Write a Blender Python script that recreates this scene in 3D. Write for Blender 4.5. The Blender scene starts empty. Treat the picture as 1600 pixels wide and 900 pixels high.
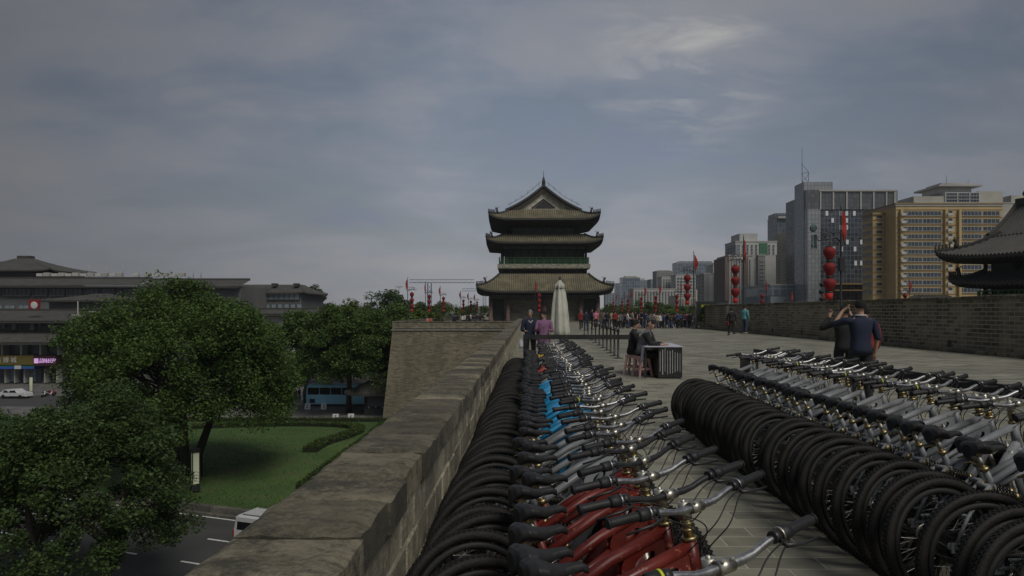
import bpy, math, random
import numpy as np
from math import sin, cos, pi, radians as R, sqrt
from mathutils import Vector, Matrix
sc = bpy.context.scene
col = sc.collection

# ------------------------------------------------------------------ camera, sky, sun, exposure
EYE = 1.5
F = 1067.0                      # focal length in photograph pixels (24 mm on a 36 mm sensor)
cam = bpy.data.cameras.new("camera"); cam.lens = 24.0; cam.sensor_width = 36.0
cam.shift_y = 36.5 / 1600; cam.clip_start = .05; cam.clip_end = 9000
co = bpy.data.objects.new("camera", cam); col.objects.link(co)
co.location = (0, 0, EYE); co.rotation_euler = (R(90), 0, 0)
sc.camera = co

SUN_EL, SUN_AZ = R(50), R(150)          # azimuth measured from +Y towards +X: behind the camera, to the right
w = bpy.data.worlds.new("World"); sc.world = w; w.use_nodes = True
nt = w.node_tree; N = nt.nodes; L = nt.links
bg = N["Background"]; bg.inputs[1].default_value = 1.0
sky = N.new("ShaderNodeTexSky"); sky.sky_type = 'NISHITA'; sky.sun_disc = False
sky.sun_elevation = SUN_EL; sky.sun_rotation = SUN_AZ
sky.air_density = 1.6; sky.dust_density = 3.0
tc = N.new("ShaderNodeTexCoord")
def wn(kind, **kw):
    n = N.new(kind)
    for k, v in kw.items(): setattr(n, k, v)
    return n
def wmath(op, a, b=None, clamp=False):
    n = N.new("ShaderNodeMath"); n.operation = op; n.use_clamp = clamp
    for i, v in enumerate((a, b)):
        if v is None: continue
        if isinstance(v, (int, float)): n.inputs[i].default_value = v
        else: L.new(v, n.inputs[i])
    return n.outputs[0]
sep = wn("ShaderNodeSeparateXYZ"); L.new(tc.outputs["Generated"], sep.inputs[0])
X_, Y_, Z_ = sep.outputs
den = wmath('ADD', wmath('MAXIMUM', Z_, 0.0), .22)          # a flat cloud deck seen in perspective
comb = wn("ShaderNodeCombineXYZ")
L.new(wmath('DIVIDE', X_, den), comb.inputs[0]); L.new(wmath('DIVIDE', Y_, den), comb.inputs[1])
def wnoise(scale, detail, rough, dist=0.0, off=(0, 0, 0), stretch=(1, 1, 1)):
    m = wn("ShaderNodeMapping"); m.inputs[1].default_value = off; m.inputs[3].default_value = stretch
    L.new(comb.outputs[0], m.inputs[0])
    n = wn("ShaderNodeTexNoise"); n.inputs["Scale"].default_value = scale
    n.inputs["Detail"].default_value = detail; n.inputs["Roughness"].default_value = rough
    n.inputs["Distortion"].default_value = dist
    L.new(m.outputs[0], n.inputs["Vector"]); return n.outputs[0]
def wramp(fac, stops):
    r = wn("ShaderNodeValToRGB"); cr = r.color_ramp
    while len(cr.elements) < len(stops): cr.elements.new(.5)
    for e, (p, c) in zip(cr.elements, stops): e.position = p; e.color = (*c, 1)
    L.new(fac, r.inputs[0]); return r.outputs[0]
def wmix(fac, a, b, mode='MIX'):
    n = wn("ShaderNodeMix", data_type='RGBA', blend_type=mode)
    if isinstance(fac, (int, float)): n.inputs[0].default_value = fac
    else: L.new(fac, n.inputs[0])
    for i, v in ((6, a), (7, b)):
        if isinstance(v, tuple): n.inputs[i].default_value = (*v, 1)
        else: L.new(v, n.inputs[i])
    return n.outputs[2]
big = wnoise(.62, 5, .52, .3, (7.3, 5.1, 0), (1, 1.1, 1))
fine = wnoise(2.2, 7, .58, .35, (1.7, 8.2, 0), (.8, 1.25, 1))
both = wmath('ADD', wmath('MULTIPLY', big, .68), wmath('MULTIPLY', fine, .32))
cloud = wramp(both, [(.34, (.150, .190, .285)), (.46, (.205, .238, .308)), (.57, (.272, .286, .318)), (.72, (.36, .358, .352))])
# thin break in the deck with blue showing, high in the middle
gap = wmath('SUBTRACT', 1.0, wmath('MULTIPLY', wmath('ABSOLUTE', wmath('SUBTRACT', both, .44)), 14.0), True)
skyc = wmix(1.0, sky.outputs[0], (.05, .05, .05), 'MULTIPLY')        # Nishita at strength .05
cloud = wmix(wmath('MULTIPLY', gap, .38), cloud, skyc)
# the deck thins to an even pale haze at the horizon and thickens towards the left and overhead
hz = wmath('POWER', wmath('SUBTRACT', 1.0, wmath('MAXIMUM', Z_, 0.0), True), 9.0)
cloud = wmix(wmath('MULTIPLY', hz, .85), cloud, (.335, .337, .345))
side = wmath('SUBTRACT', 1.0, wmath('MULTIPLY', wmath('MAXIMUM', wmath('SUBTRACT', wmath('MULTIPLY', X_, -1.0), .08), 0.0), .95), True)
side2 = wmath('SUBTRACT', 1.0, wmath('MULTIPLY', wmath('MAXIMUM', wmath('SUBTRACT', X_, .22), 0.0), .85), True)
sv = wmath('MULTIPLY', wmath('MULTIPLY', side, side2), wmath('SUBTRACT', 1.0, wmath('MULTIPLY', wmath('MAXIMUM', wmath('SUBTRACT', Z_, .2), 0.0), .8), True))
sv = wmath('MAXIMUM', sv, .42)
svc = wn("ShaderNodeCombineColor"); [L.new(sv, svc.inputs[i]) for i in range(3)]
cloud = wmix(1.0, cloud, svc.outputs[0], 'MULTIPLY')
wisp = wnoise(3.2, 7, .6, .5, (2.2, 6.4, 0), (.8, 1.8, 1))
# a brighter opening in the clouds, high and a little to the right
dv = wn("ShaderNodeVectorMath", operation='DISTANCE'); L.new(tc.outputs["Generated"], dv.inputs[0]); dv.inputs[1].default_value = (.235, .905, .345)
br_ = wmath('MULTIPLY', wmath('SUBTRACT', 1.0, wmath('MULTIPLY', dv.outputs[1], 6.5), True), wmath('MULTIPLY', wmath('SUBTRACT', wisp, .50, True), 8.0), True)
cloud = wmix(wmath('MULTIPLY', br_, .42), cloud, (.52, .50, .46))
L.new(cloud, bg.inputs[0])

sl = bpy.data.lights.new("sun", 'SUN'); sl.energy = 1.5; sl.angle = R(26); sl.color = (1, .955, .88)
so = bpy.data.objects.new("sun", sl); col.objects.link(so)
sd = Vector((sin(SUN_AZ) * cos(SUN_EL), cos(SUN_AZ) * cos(SUN_EL), sin(SUN_EL)))
so.rotation_euler = sd.to_track_quat('Z', 'Y').to_euler(); so.location = (0, -20, 60)
vs = sc.view_settings; vs.view_transform = 'Standard'; vs.look = 'None'; vs.gamma = 1; vs.exposure = 0.12
sc.cycles.max_bounces = 6; sc.cycles.diffuse_bounces = 3; sc.cycles.transparent_max_bounces = 6

# ------------------------------------------------------------------ materials
MATS = {}
class NT:
    """small node-tree writer"""
    def __init__(s, name):
        s.m = bpy.data.materials.new(name); s.m.use_nodes = True
        s.t = s.m.node_tree; s.b = s.t.nodes["Principled BSDF"]
    def n(s, kind, ins=None, **kw):
        n = s.t.nodes.new(kind)
        for k, v in kw.items(): setattr(n, k, v)
        for k, v in (ins or {}).items(): s.set(n.inputs[k], v)
        return n
    def set(s, sock, v):
        if isinstance(v, bpy.types.NodeSocket): s.t.links.new(v, sock)
        elif isinstance(v, tuple) and len(v) == 3 and sock.type == 'RGBA': sock.default_value = (*v, 1)
        else: sock.default_value = v
    def coord(s): return s.n("ShaderNodeTexCoord").outputs["Object"]
    def pos(s): return s.n("ShaderNodeNewGeometry").outputs["Position"]
    def math(s, op, a, b=0.0, clamp=False):
        n = s.n("ShaderNodeMath", operation=op, use_clamp=clamp); s.set(n.inputs[0], a); s.set(n.inputs[1], b); return n.outputs[0]
    def noise(s, vec, scale, detail=4, rough=.55, stretch=None):
        if stretch: vec = s.n("ShaderNodeMapping", {0: vec, 3: stretch}).outputs[0]
        return s.n("ShaderNodeTexNoise", {"Vector": vec, "Scale": scale, "Detail": detail, "Roughness": rough}).outputs[0]
    def ramp(s, fac, stops):
        r = s.n("ShaderNodeValToRGB", {0: fac}); cr = r.color_ramp
        while len(cr.elements) < len(stops): cr.elements.new(.5)
        for e, (p, c) in zip(cr.elements, stops): e.position = p; e.color = (*(c if isinstance(c, tuple) else (c, c, c)), 1)
        return r.outputs[0]
    def mix(s, fac, a, b, mode='MIX'):
        n = s.n("ShaderNodeMix", data_type='RGBA', blend_type=mode); s.set(n.inputs[0], fac); s.set(n.inputs[6], a); s.set(n.inputs[7], b); return n.outputs[2]
    def bump(s, h, strength=.5, dist=.02):
        s.set(s.b.inputs["Normal"], s.n("ShaderNodeBump", {"Height": h, "Strength": strength, "Distance": dist}).outputs[0])
    def out(s, colr=None, rough=None, metal=None, spec=None):
        if colr is not None: s.set(s.b.inputs["Base Color"], colr)
        if rough is not None: s.set(s.b.inputs["Roughness"], rough)
        if metal is not None: s.set(s.b.inputs["Metallic"], metal)
        if spec is not None: s.set(s.b.inputs["Specular IOR Level"], spec)
        return s.m
def hexmix(c, k): return tuple(min(1, v * k) for v in c)
def plain(name, c, rough=.6, metal=0.0, var=.25, scale=6.0, bump=0.0, spec=.5):
    """a colour with uneven wear in it"""
    if name in MATS: return MATS[name]
    t = NT(name); p = t.coord()
    n = t.noise(p, scale, 6, .6)
    cc = t.ramp(n, [(.3, hexmix(c, 1 - var)), (.7, hexmix(c, 1 + var))])
    if bump: t.bump(t.noise(p, scale * 6, 4), bump, .01)
    MATS[name] = t.out(cc, t.ramp(n, [(.3, max(0, rough - .1)), (.7, min(1, rough + .12))]), metal, spec)
    return MATS[name]
def brick(name, base, dark, mortar, bw, bh, ms, off=.5, grime=.5, bumpd=.015, mode='wall', streak=0.0, rough=.9, light=None):
    """brick or paving courses; wall: u = x + y, v = z; floor: u = x, v = y"""
    if name in MATS: return MATS[name]
    t = NT(name); p = t.pos()
    s = t.n("ShaderNodeSeparateXYZ", {0: p}).outputs
    jit = t.noise(p, 1.2, 2)
    if mode == 'wall': u = t.math('ADD', s[0], s[1]); v = s[2]
    else: u = s[0]; v = s[1]
    v = t.math('ADD', v, t.math('MULTIPLY', jit, bh * .18))
    vec = t.n("ShaderNodeCombineXYZ", {0: u, 1: v}).outputs[0]
    bt = t.n("ShaderNodeTexBrick", {"Vector": vec, "Color1": (0.0, 0.0, 0.0), "Color2": (1.0, 1.0, 1.0), "Mortar": (.5, .5, .5), "Scale": 1.0,
             "Mortar Size": ms, "Mortar Smooth": .25, "Bias": 0.0, "Brick Width": bw, "Row Height": bh}, offset=off)
    each = t.n("ShaderNodeSeparateColor", {0: bt.outputs[0]}).outputs[0]
    n1 = t.noise(p, 7.0, 6, .65); n2 = t.noise(p, .55, 5, .6, (1, 1, .7))
    c = t.ramp(t.math('ADD', t.math('MULTIPLY', each, .6), t.math('MULTIPLY', n1, .4)), [(.1, dark), (.5, base), (.95, light or hexmix(base, 1.5))])
    c = t.mix(t.math('MULTIPLY', t.ramp(n2, [(.42, 0.0), (.66, 1.0)]), grime), c, hexmix(dark, .75))
    if streak:
        n3 = t.noise(p, .9, 5, .7, (1, 1, .08) if mode == 'wall' else (.25, 2.2, 1))
        c = t.mix(t.math('MULTIPLY', t.ramp(n3, [(.5, 0.0), (.72, 1.0)]), streak), c, hexmix(base, 1.75))
    c = t.mix(bt.outputs[1], c, mortar)
    h = t.math('SUBTRACT', t.math('MULTIPLY', n1, .35), bt.outputs[1])
    t.bump(h, .8, bumpd)
    MATS[name] = t.out(c, rough); return MATS[name]
def metal(name, c, rough=.35, var=.2): return plain(name, c, rough, 1.0, var, 30)
def leafmat(name, c1, c2, c3):
    t = NT(name); g = t.n("ShaderNodeNewGeometry")
    r = t.math('ADD', t.math('MULTIPLY', g.outputs["Random Per Island"], .55), t.math('MULTIPLY', t.noise(g.outputs["Position"], .35, 3), .45))
    c = t.ramp(r, [(.2, c1), (.5, c2), (.8, c3)])
    MATS[name] = t.out(c, .55, 0, .3)
    t.b.inputs["Transmission Weight"].default_value = 0
    tr = t.n("ShaderNodeBsdfTranslucent", {0: c}); mx = t.n("ShaderNodeMixShader", {0: .25, 1: t.b.outputs[0], 2: tr.outputs[0]})
    t.t.links.new(mx.outputs[0], t.t.nodes["Material Output"].inputs[0])
    return t.m

# ------------------------------------------------------------------ mesh building
I4 = Matrix.Identity(4)
def T(x=0, y=0, z=0): return Matrix.Translation((x, y, z))
def Rz(a): return Matrix.Rotation(a, 4, 'Z')
def Rx(a): return Matrix.Rotation(a, 4, 'X')
def Ry(a): return Matrix.Rotation(a, 4, 'Y')
class MB:
    def __init__(s, M=I4): s.v = []; s.f = []; s.m = []; s.sm = []; s.M = M
    def add(s, vs, fs, mat=0, smooth=False, M=None):
        b = len(s.v); X = s.M @ M if M is not None else s.M
        s.v += [tuple(X @ Vector(v)) for v in vs]
        s.f += [tuple(b + i for i in f) for f in fs]; s.m += [mat] * len(fs); s.sm += [smooth] * len(fs)
        return s
    def box(s, x0, x1, y0, y1, z0, z1, mat=0, M=None):
        return s.add([(x0, y0, z0), (x1, y0, z0), (x1, y1, z0), (x0, y1, z0), (x0, y0, z1), (x1, y0, z1), (x1, y1, z1), (x0, y1, z1)],
                     [(3, 2, 1, 0), (4, 5, 6, 7), (0, 1, 5, 4), (1, 2, 6, 5), (2, 3, 7, 6), (3, 0, 4, 7)], mat, False, M)
    def bbox(s, x0, x1, y0, y1, z0, z1, b, mat=0, M=None):
        """box with bevelled vertical and top edges"""
        def ring(i, z): return [(x0+i+b, y0+i, z), (x1-i-b, y0+i, z), (x1-i, y0+i+b, z), (x1-i, y1-i-b, z), (x1-i-b, y1-i, z), (x0+i+b, y1-i, z), (x0+i, y1-i-b, z), (x0+i, y0+i+b, z)]
        vs = ring(0, z0) + ring(0, z1 - b) + ring(b, z1)
        fs = [tuple(range(7, -1, -1)), tuple(range(16, 24))]
        for k in (0, 8):
            for i in range(8): j = (i + 1) % 8; fs.append((k+i, k+j, k+8+j, k+8+i))
        return s.add(vs, fs, mat, False, M)
    def cyl(s, p, q, r, r2=None, n=10, mat=0, M=None, smooth=True): return s.tube([p, q], [r, r if r2 is None else r2], n, mat, M, smooth)
    def tube(s, pts, r, n=8, mat=0, M=None, smooth=True, closed=False, flat=1.0):
        pts = [Vector(p) for p in pts]; k = len(pts)
        rs = r if isinstance(r, (list, tuple)) else [r] * k
        vs = []; fs = []; up = None
        for i, p in enumerate(pts):
            a = pts[(i - 1) % k] if (i or closed) else p; b = pts[(i + 1) % k] if (i < k - 1 or closed) else p
            t = (b - a).normalized() if (b - a).length > 1e-9 else Vector((0, 0, 1))
            if up is None: up = Vector((0, 0, 1)) if abs(t.z) < .9 else Vector((1, 0, 0))
            u = (up - t * up.dot(t)).normalized(); up = u; w_ = t.cross(u)
            for j in range(n):
                an = 2 * pi * j / n; vs.append(tuple(p + u * (cos(an) * rs[i]) + w_ * (sin(an) * rs[i] * flat)))
        rng = k if closed else k - 1
        for i in range(rng):
            for j in range(n):
                j2 = (j + 1) % n; i2 = (i + 1) % k
                fs.append((i*n+j, i*n+j2, i2*n+j2, i2*n+j))
        s.add(vs, fs, mat, smooth, M)
        if not closed:
            b0 = len(s.v) - k * n
            s.f += [tuple(b0 + j for j in range(n - 1, -1, -1)), tuple(b0 + (k-1)*n + j for j in range(n))]; s.m += [mat] * 2; s.sm += [False] * 2
        return s
    def lathe(s, prof, n=16, mat=0, M=None, smooth=True, fn=None):
        vs = []; fs = []; k = len(prof)
        for (r, z) in prof:
            for j in range(n):
                a = 2 * pi * j / n; rr = r * (fn(a, z) if fn else 1); vs.append((rr * cos(a), rr * sin(a), z))
        for i in range(k - 1):
            for j in range(n): j2 = (j + 1) % n; fs.append((i*n+j, i*n+j2, (i+1)*n+j2, (i+1)*n+j))
        fs += [tuple(range(n - 1, -1, -1)), tuple((k-1)*n + j for j in range(n))]
        return s.add(vs, fs, mat, smooth, M)
    def grid(s, fn, nu, nv, mat=0, M=None, smooth=True, flip=False):
        vs = [fn(i / nu, j / nv) for j in range(nv + 1) for i in range(nu + 1)]
        fs = []
        for j in range(nv):
            for i in range(nu):
                a = j*(nu+1)+i; q = (a, a+1, a+nu+2, a+nu+1); fs.append(q[::-1] if flip else q)
        return s.add(vs, fs, mat, smooth, M)
    def prism(s, poly, z0, z1, mat=0, M=None):
        n = len(poly)
        vs = [(x, y, z0) for x, y in poly] + [(x, y, z1) for x, y in poly]
        fs = [tuple(range(n - 1, -1, -1)), tuple(range(n, 2 * n))] + [(i, (i+1) % n, n + (i+1) % n, n + i) for i in range(n)]
        return s.add(vs, fs, mat, False, M)
    def ball(s, c, r, n=10, mat=0, M=None, sc_=(1, 1, 1)):
        k = max(4, n // 2); prof = [(max(1e-4, r * sin(pi * i / k)), -r * cos(pi * i / k)) for i in range(k + 1)]
        X = T(*c) @ Matrix.Diagonal((*sc_, 1)); return s.lathe(prof, n, mat, (M @ X) if M is not None else X)
    def mesh(s, name, mats):
        me = bpy.data.meshes.new(name); me.from_pydata(s.v, [], s.f)
        for m in (mats if isinstance(mats, (list, tuple)) else [mats]): me.materials.append(m)
        me.polygons.foreach_set("material_index", s.m); me.polygons.foreach_set("use_smooth", s.sm); me.update(); return me
    def build(s, name, mats, parent=None, loc=(0, 0, 0)):
        o = bpy.data.objects.new(name, s.mesh(name, mats)); col.objects.link(o); o.location = loc
        if parent: o.parent = parent
        return o
def tag(o, label, cat, group=None):
    o["label"] = label; o["category"] = cat
    if group: o["group"] = group
    return o
def thing(name, label, cat, loc=(0, 0, 0), rz=0, group=None):
    o = bpy.data.objects.new(name, None); col.objects.link(o); o.location = loc; o.rotation_euler = (0, 0, rz); o.empty_display_size = .2
    return tag(o, label, cat, group)
def struct(o, kind='structure'): o["kind"] = kind; return o
def kids(o): return [c for c in KIDS.get(o.name, [])]
KIDS = {}
def scan(root):
    """remember the children of a finished prototype"""
    for o in list(col.objects):
        if o.parent: KIDS.setdefault(o.parent.name, [])
    KIDS.clear()
    for o in col.objects:
        if o.parent: KIDS.setdefault(o.parent.name, []).append(o)
def copy_tree(o, parent=None, label=None, loc=None, rz=None):
    c = o.copy(); col.objects.link(c); c.parent = parent
    if label: c["label"] = label
    if loc is not None: c.location = loc
    if rz is not None: c.rotation_euler = (0, 0, rz)
    for ch in KIDS.get(o.name, []): copy_tree(ch, c)
    return c
def text_mb(body, size, depth=.01):
    c = bpy.data.curves.new("writing", 'FONT'); c.body = body; c.size = size; c.extrude = depth; c.align_x = 'CENTER'; c.align_y = 'CENTER'
    c.resolution_u = 2
    o = bpy.data.objects.new("writing", c); col.objects.link(o)
    dg = bpy.context.evaluated_depsgraph_get(); me = bpy.data.meshes.new_from_object(o.evaluated_get(dg))
    mb = MB(); mb.add([tuple(v.co) for v in me.vertices], [tuple(p.vertices) for p in me.polygons])
    bpy.data.objects.remove(o); return mb
def moved(mb, M):
    mb.v = [tuple(M @ Vector(v)) for v in mb.v]; return mb
ORD = "first second third fourth fifth sixth seventh eighth ninth tenth eleventh twelfth thirteenth fourteenth fifteenth sixteenth seventeenth eighteenth nineteenth twentieth".split()
def nth(i):
    if i < 20: return ORD[i]
    tens = {2: "twenty", 3: "thirty", 4: "forty", 5: "fifty", 6: "sixty"}; k = i + 1
    if k % 10 == 0: return {2: "twentieth", 3: "thirtieth", 4: "fortieth", 5: "fiftieth", 6: "sixtieth"}[k // 10]
    return tens[k // 10] + "-" + ORD[k % 10 - 1]
def at(px, Y): return (px - 800) / F * Y
def hz_(py, Y): return EYE - (py - 486.5) * Y / F
def ground_z(Y): return 0 if Y < 60 else (-.025 * (Y - 60) if Y < 85 else -.625)
GZ = -12.2
# ------------------------------------------------------------------ materials of the setting
rnd = random.Random(7)
M_pave = brick("paving", (.235, .225, .172), (.095, .092, .07), (.36, .34, .265), .46, .19, .009, grime=.55, bumpd=.012, mode='floor', streak=.45, rough=.8)
M_wall = brick("old_brick", (.21, .188, .132), (.065, .06, .045), (.34, .305, .22), .44, .15, .018, grime=.8, bumpd=.03, streak=.65)
M_bast = brick("bastion_brick", (.22, .192, .128), (.11, .098, .068), (.12, .108, .078), .5, .16, .02, grime=.45, bumpd=.03, streak=.4)
def stone(name, base, dark, moss):
    t = NT(name); p = t.pos(); n = t.noise(p, 9, 8, .75); n2 = t.noise(p, 3.0, 9, .78, (.75, 1.5, 1)); n3 = t.noise(p, 38, 5, .7)
    r = t.n("ShaderNodeNewGeometry").outputs["Random Per Island"]
    f = t.math('ADD', t.math('MULTIPLY', n, .5), t.math('MULTIPLY', r, .4))
    c = t.ramp(f, [(.25, dark), (.55, base), (.85, hexmix(base, 1.55))])
    c = t.mix(t.ramp(t.math('ADD', t.math('MULTIPLY', n2, .7), t.math('MULTIPLY', n3, .3)), [(.45, 0.0), (.56, .9)]), c, moss)
    c = t.mix(t.ramp(n3, [(.62, 0.0), (.72, .5)]), c, hexmix(base, 2.0))
    t.bump(t.math('ADD', n, t.math('MULTIPLY', n3, .35)), .9, .02)
    return t.out(c, .92)
M_block = stone("parapet_block", (.42, .38, .275), (.22, .20, .15), (.15, .14, .10))
M_cope = stone("coping_stone", (.235, .208, .142), (.085, .077, .054), (.05, .046, .034))
M_mort = plain("lime_mortar", (.52, .49, .38), .95, var=.35, scale=5, bump=.5)
M_white = plain("white_paint", (.7, .7, .66), .6)
M_dark = plain("dark_opening", (.012, .012, .012), .5)
M_black = plain("black_paint", (.018, .018, .018), .45)
# ------------------------------------------------------------------ ground far below the wall
t = NT("city_ground"); p = t.pos()
c = t.ramp(t.noise(p, .012, 6, .6), [(.35, (.05, .055, .04)), (.5, (.10, .10, .09)), (.7, (.16, .155, .14))])
c = t.mix(t.ramp(t.noise(p, .7, 5), [(.4, 0.0), (.7, .35)]), c, (.05, .05, .045)); Mg = t.out(c, .95)
g = MB(); g.add([(-1600, -200, 0), (1600, -200, 0), (1600, 1800, 0), (-1600, 1800, 0)], [(0, 1, 2, 3)])
struct(g.build("ground", Mg, loc=(0, 0, GZ)))
def sheet(name, poly, z, mat, kind='structure'):
    m = MB(); m.add([(x, y, z) for x, y in poly], [tuple(range(len(poly)))]); return struct(m.build(name, mat), kind)
def asphalt(name, c0):
    t = NT(name); p = t.pos(); n = t.noise(p, 60, 4); n2 = t.noise(p, .35, 5, .6)
    c = t.ramp(n2, [(.3, hexmix(c0, .75)), (.7, hexmix(c0, 1.3))]); c = t.mix(.35, c, t.ramp(n, [(.3, hexmix(c0, .5)), (.7, hexmix(c0, 1.6))]))
    t.bump(n, .3, .01); return t.out(c, .85)
M_asph = asphalt("asphalt", (.055, .055, .054)); M_plaza = brick("plaza_paving", (.15, .145, .135), (.10, .10, .095), (.09, .09, .085), .6, .6, .02, off=0, grime=.5, mode='floor', bumpd=.004)
# road in front of the lawn runs almost across the view and slopes towards the lower left
rd = Vector((1, -.36)).normalized(); rn = Vector((-rd.y, rd.x))
def road_pt(u, v): q = Vector((-21.5, 46.4)) + rd * u + rn * v; return (q.x, q.y)
sheet("road", [road_pt(-90, 0), road_pt(-90, -13), road_pt(19.5, -13), road_pt(19.5, 0)], GZ + .008, M_asph)
sheet("side_road", [(-140, 104), (-140, 116), (-40, 108), (-40, 96)], GZ + .008, M_asph)
pl = sheet("plaza_paving", [(-150, 86.5), (-12.8, 84.6), (-12.8, 150), (-150, 150)], GZ + .004, M_plaza)
mk = MB()
def strip(u0, u1, v, wd=.16): mk.add([(*road_pt(u0, v), 0), (*road_pt(u1, v), 0), (*road_pt(u1, v + wd), 0), (*road_pt(u0, v + wd), 0)], [(0, 1, 2, 3)])
strip(-80, 19, -.55)
for k in range(-12, 6): strip(k * 5 - .2, k * 5 + 1.6, -4.0); strip(k * 5 + 1.2, k * 5 + 3.0, -7.4)
struct(mk.build("road_marking", M_white, loc=(0, 0, GZ + .013)))
# kerb wall along the lawn
kb = MB()
for k in range(-60, 16):
    u0 = k * 1.22; a = road_pt(u0, .05); b = road_pt(u0 + 1.2, .05); c_ = road_pt(u0 + 1.2, .5); d = road_pt(u0, .5)
    kb.prism([a, b, c_, d], GZ, GZ + .52 + rnd.uniform(-.01, .01))
    a = road_pt(u0, -.25); b = road_pt(u0 + 1.2, -.25); c_ = road_pt(u0 + 1.2, .048); d = road_pt(u0, .048); kb.prism([a, b, c_, d], GZ, GZ + .14)
struct(kb.build("kerb", stone("kerb_stone", (.17, .16, .13), (.09, .085, .07), (.07, .068, .055))))
# lawn: a gentle mound of grass between kerb and plaza
t = NT("lawn_green"); p = t.pos(); n = t.noise(p, .22, 5, .6); n2 = t.noise(p, 6, 5, .7)
c = t.ramp(t.math('ADD', t.math('MULTIPLY', n, .6), t.math('MULTIPLY', n2, .4)), [(.32, (.04, .075, .018)), (.5, (.055, .11, .022)), (.68, (.095, .14, .035))])
c = t.mix(t.ramp(t.noise(p, .5, 4, .6), [(.54, 0.0), (.72, .75)]), c, (.10, .095, .045))
t.bump(n2, .8, .06); M_lawn = t.out(c, .9)
def lawn_z(x, y):
    return GZ + .32 + .5 * max(0, sin(min(1, max(0, (y - 50) / 32)) * pi))
lw = MB()
def lf(u, v):
    a = Vector(road_pt(-75 + u * 93, .52)); b = Vector((-100 + u * 87, 84.0)); q = a.lerp(b, v); return (q.x, q.y, lawn_z(q.x, q.y))
lw.grid(lf, 60, 24, smooth=True); struct(lw.build("lawn", M_lawn))
# grass blades along the lawn's near part
M_blade = leafmat("grass_blade", (.045, .085, .018), (.06, .12, .022), (.11, .15, .04))
def scatter(name, pts, size, mat, up=1.0, seed=1, parent=None, kind=None, jitter=.4, asp=.5):
    """many small leaf-shaped faces at the given points"""
    rg = np.random.default_rng(seed); P = np.asarray(pts, float); n = len(P)
    a = rg.normal(size=(n, 3)); a[:, 2] *= up; a /= np.linalg.norm(a, axis=1)[:, None] + 1e-9
    b = rg.normal(size=(n, 3)); b[:, 2] *= min(1, up); b -= (b * a).sum(1)[:, None] * a; b /= np.linalg.norm(b, axis=1)[:, None] + 1e-9
    s_ = size * (1 + jitter * rg.uniform(-1, 1, n))[:, None]
    V = np.stack([P - a * s_ * .5, P + b * s_ * asp * .5 - a * s_ * .05, P + a * s_ * .5, P - b * s_ * asp * .5 + a * s_ * .05], 1).reshape(-1, 3)
    me = bpy.data.meshes.new(name); me.vertices.add(4 * n); me.vertices.foreach_set("co", V.astype(np.float32).ravel())
    me.loops.add(4 * n); me.loops.foreach_set("vertex_index", np.arange(4 * n, dtype=np.int32))
    me.polygons.add(n); me.polygons.foreach_set("loop_start", np.arange(0, 4 * n, 4, dtype=np.int32))
    try: me.polygons.foreach_set("loop_total", np.full(n, 4, dtype=np.int32))
    except Exception: pass
    me.materials.append(mat); me.update(calc_edges=True); me.validate()
    o = bpy.data.objects.new(name, me); col.objects.link(o)
    if parent: o.parent = parent
    if kind: o["kind"] = kind
    return o
rg = np.random.default_rng(3)
q = []
for _ in range(42000):
    u = rg.uniform(0.45, 1); v = rg.uniform(0, 1) ** 1.5; x, y, z = lf(u, v); q.append((x, y, z + .05))
scatter("grass", q, .10, M_blade, up=2.5, seed=4, kind='stuff')
# clipped hedges in sweeping bands on the lawn
M_hedge = leafmat("hedge_leaf", (.03, .055, .012), (.05, .09, .018), (.11, .14, .03))
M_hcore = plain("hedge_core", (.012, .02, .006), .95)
def hedge(name, label, line, wd, ht, seed):
    line = [Vector(a) for a in line]; pts = []; core = MB(); Ls = []
    rr = np.random.default_rng(seed)
    for i in range(len(line) - 1):
        a, b = line[i], line[i + 1]; d = (b - a); ln = d.length; d.normalize(); nn = Vector((-d.y, d.x))
        for _ in range(int(ln * 190 * wd)):
            qq = a + d * rr.uniform(0, ln) + nn * rr.uniform(-.5, .5) * wd; pts.append((qq.x, qq.y, lawn_z(qq.x, qq.y) + ht * rr.uniform(.1, 1.08) ** .5))
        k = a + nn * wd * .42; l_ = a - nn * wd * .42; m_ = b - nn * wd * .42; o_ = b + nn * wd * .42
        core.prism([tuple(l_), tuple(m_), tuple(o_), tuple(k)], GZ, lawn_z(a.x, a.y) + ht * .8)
    root = thing(name, label, "hedge", (0, 0, 0))
    core.build("hedge_core", M_hcore, root); scatter("foliage", pts, .2, M_hedge, seed=seed, parent=root)
    return root
def crv(pp, n=10):
    out = []
    P_ = [pp[0]] + list(pp) + [pp[-1]]
    for i in range(1, len(P_) - 2):
        for k in range(n):
            tt = k / n; a, b, c_, d = (Vector(P_[i + j]) for j in (-1, 0, 1, 2))
            out.append(tuple(.5 * ((2*b) + (c_-a)*tt + (2*a-5*b+4*c_-d)*tt*tt + (3*b-a-3*c_+d)*tt**3)))
    out.append(tuple(pp[-1])); return out
def gp(px, py): Y = 13.2 * F / (py - 486.5); return (at(px, Y), Y)
hedge("hedge", "low dark hedge edging the far side of the lawn along the plaza", crv([(-78, 83.6), (-50, 83.2), (-30, 83.0), (-14.4, 82.8)]), .7, .45, 11)
hedge("hedge", "yellow-green hedge band sweeping across the lawn and hooking round at its right end", crv([gp(300, 671), gp(380, 667), gp(470, 665), gp(540, 668), gp(560, 676), gp(540, 688), gp(505, 700), gp(484, 712)]), 1.5, .5, 12)
hedge("hedge", "narrow hedge curving through the right of the lawn toward the brick wall foot", crv([gp(600, 662), gp(575, 690), gp(540, 716), gp(500, 742), gp(470, 762)]), .9, .4, 13)

# ------------------------------------------------------------------ the city wall and its terrace
WD = .0234                                       # lateral drift of the left parapet per metre
def wx(Y): return -.515 + WD * Y                  # its inner face
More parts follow.
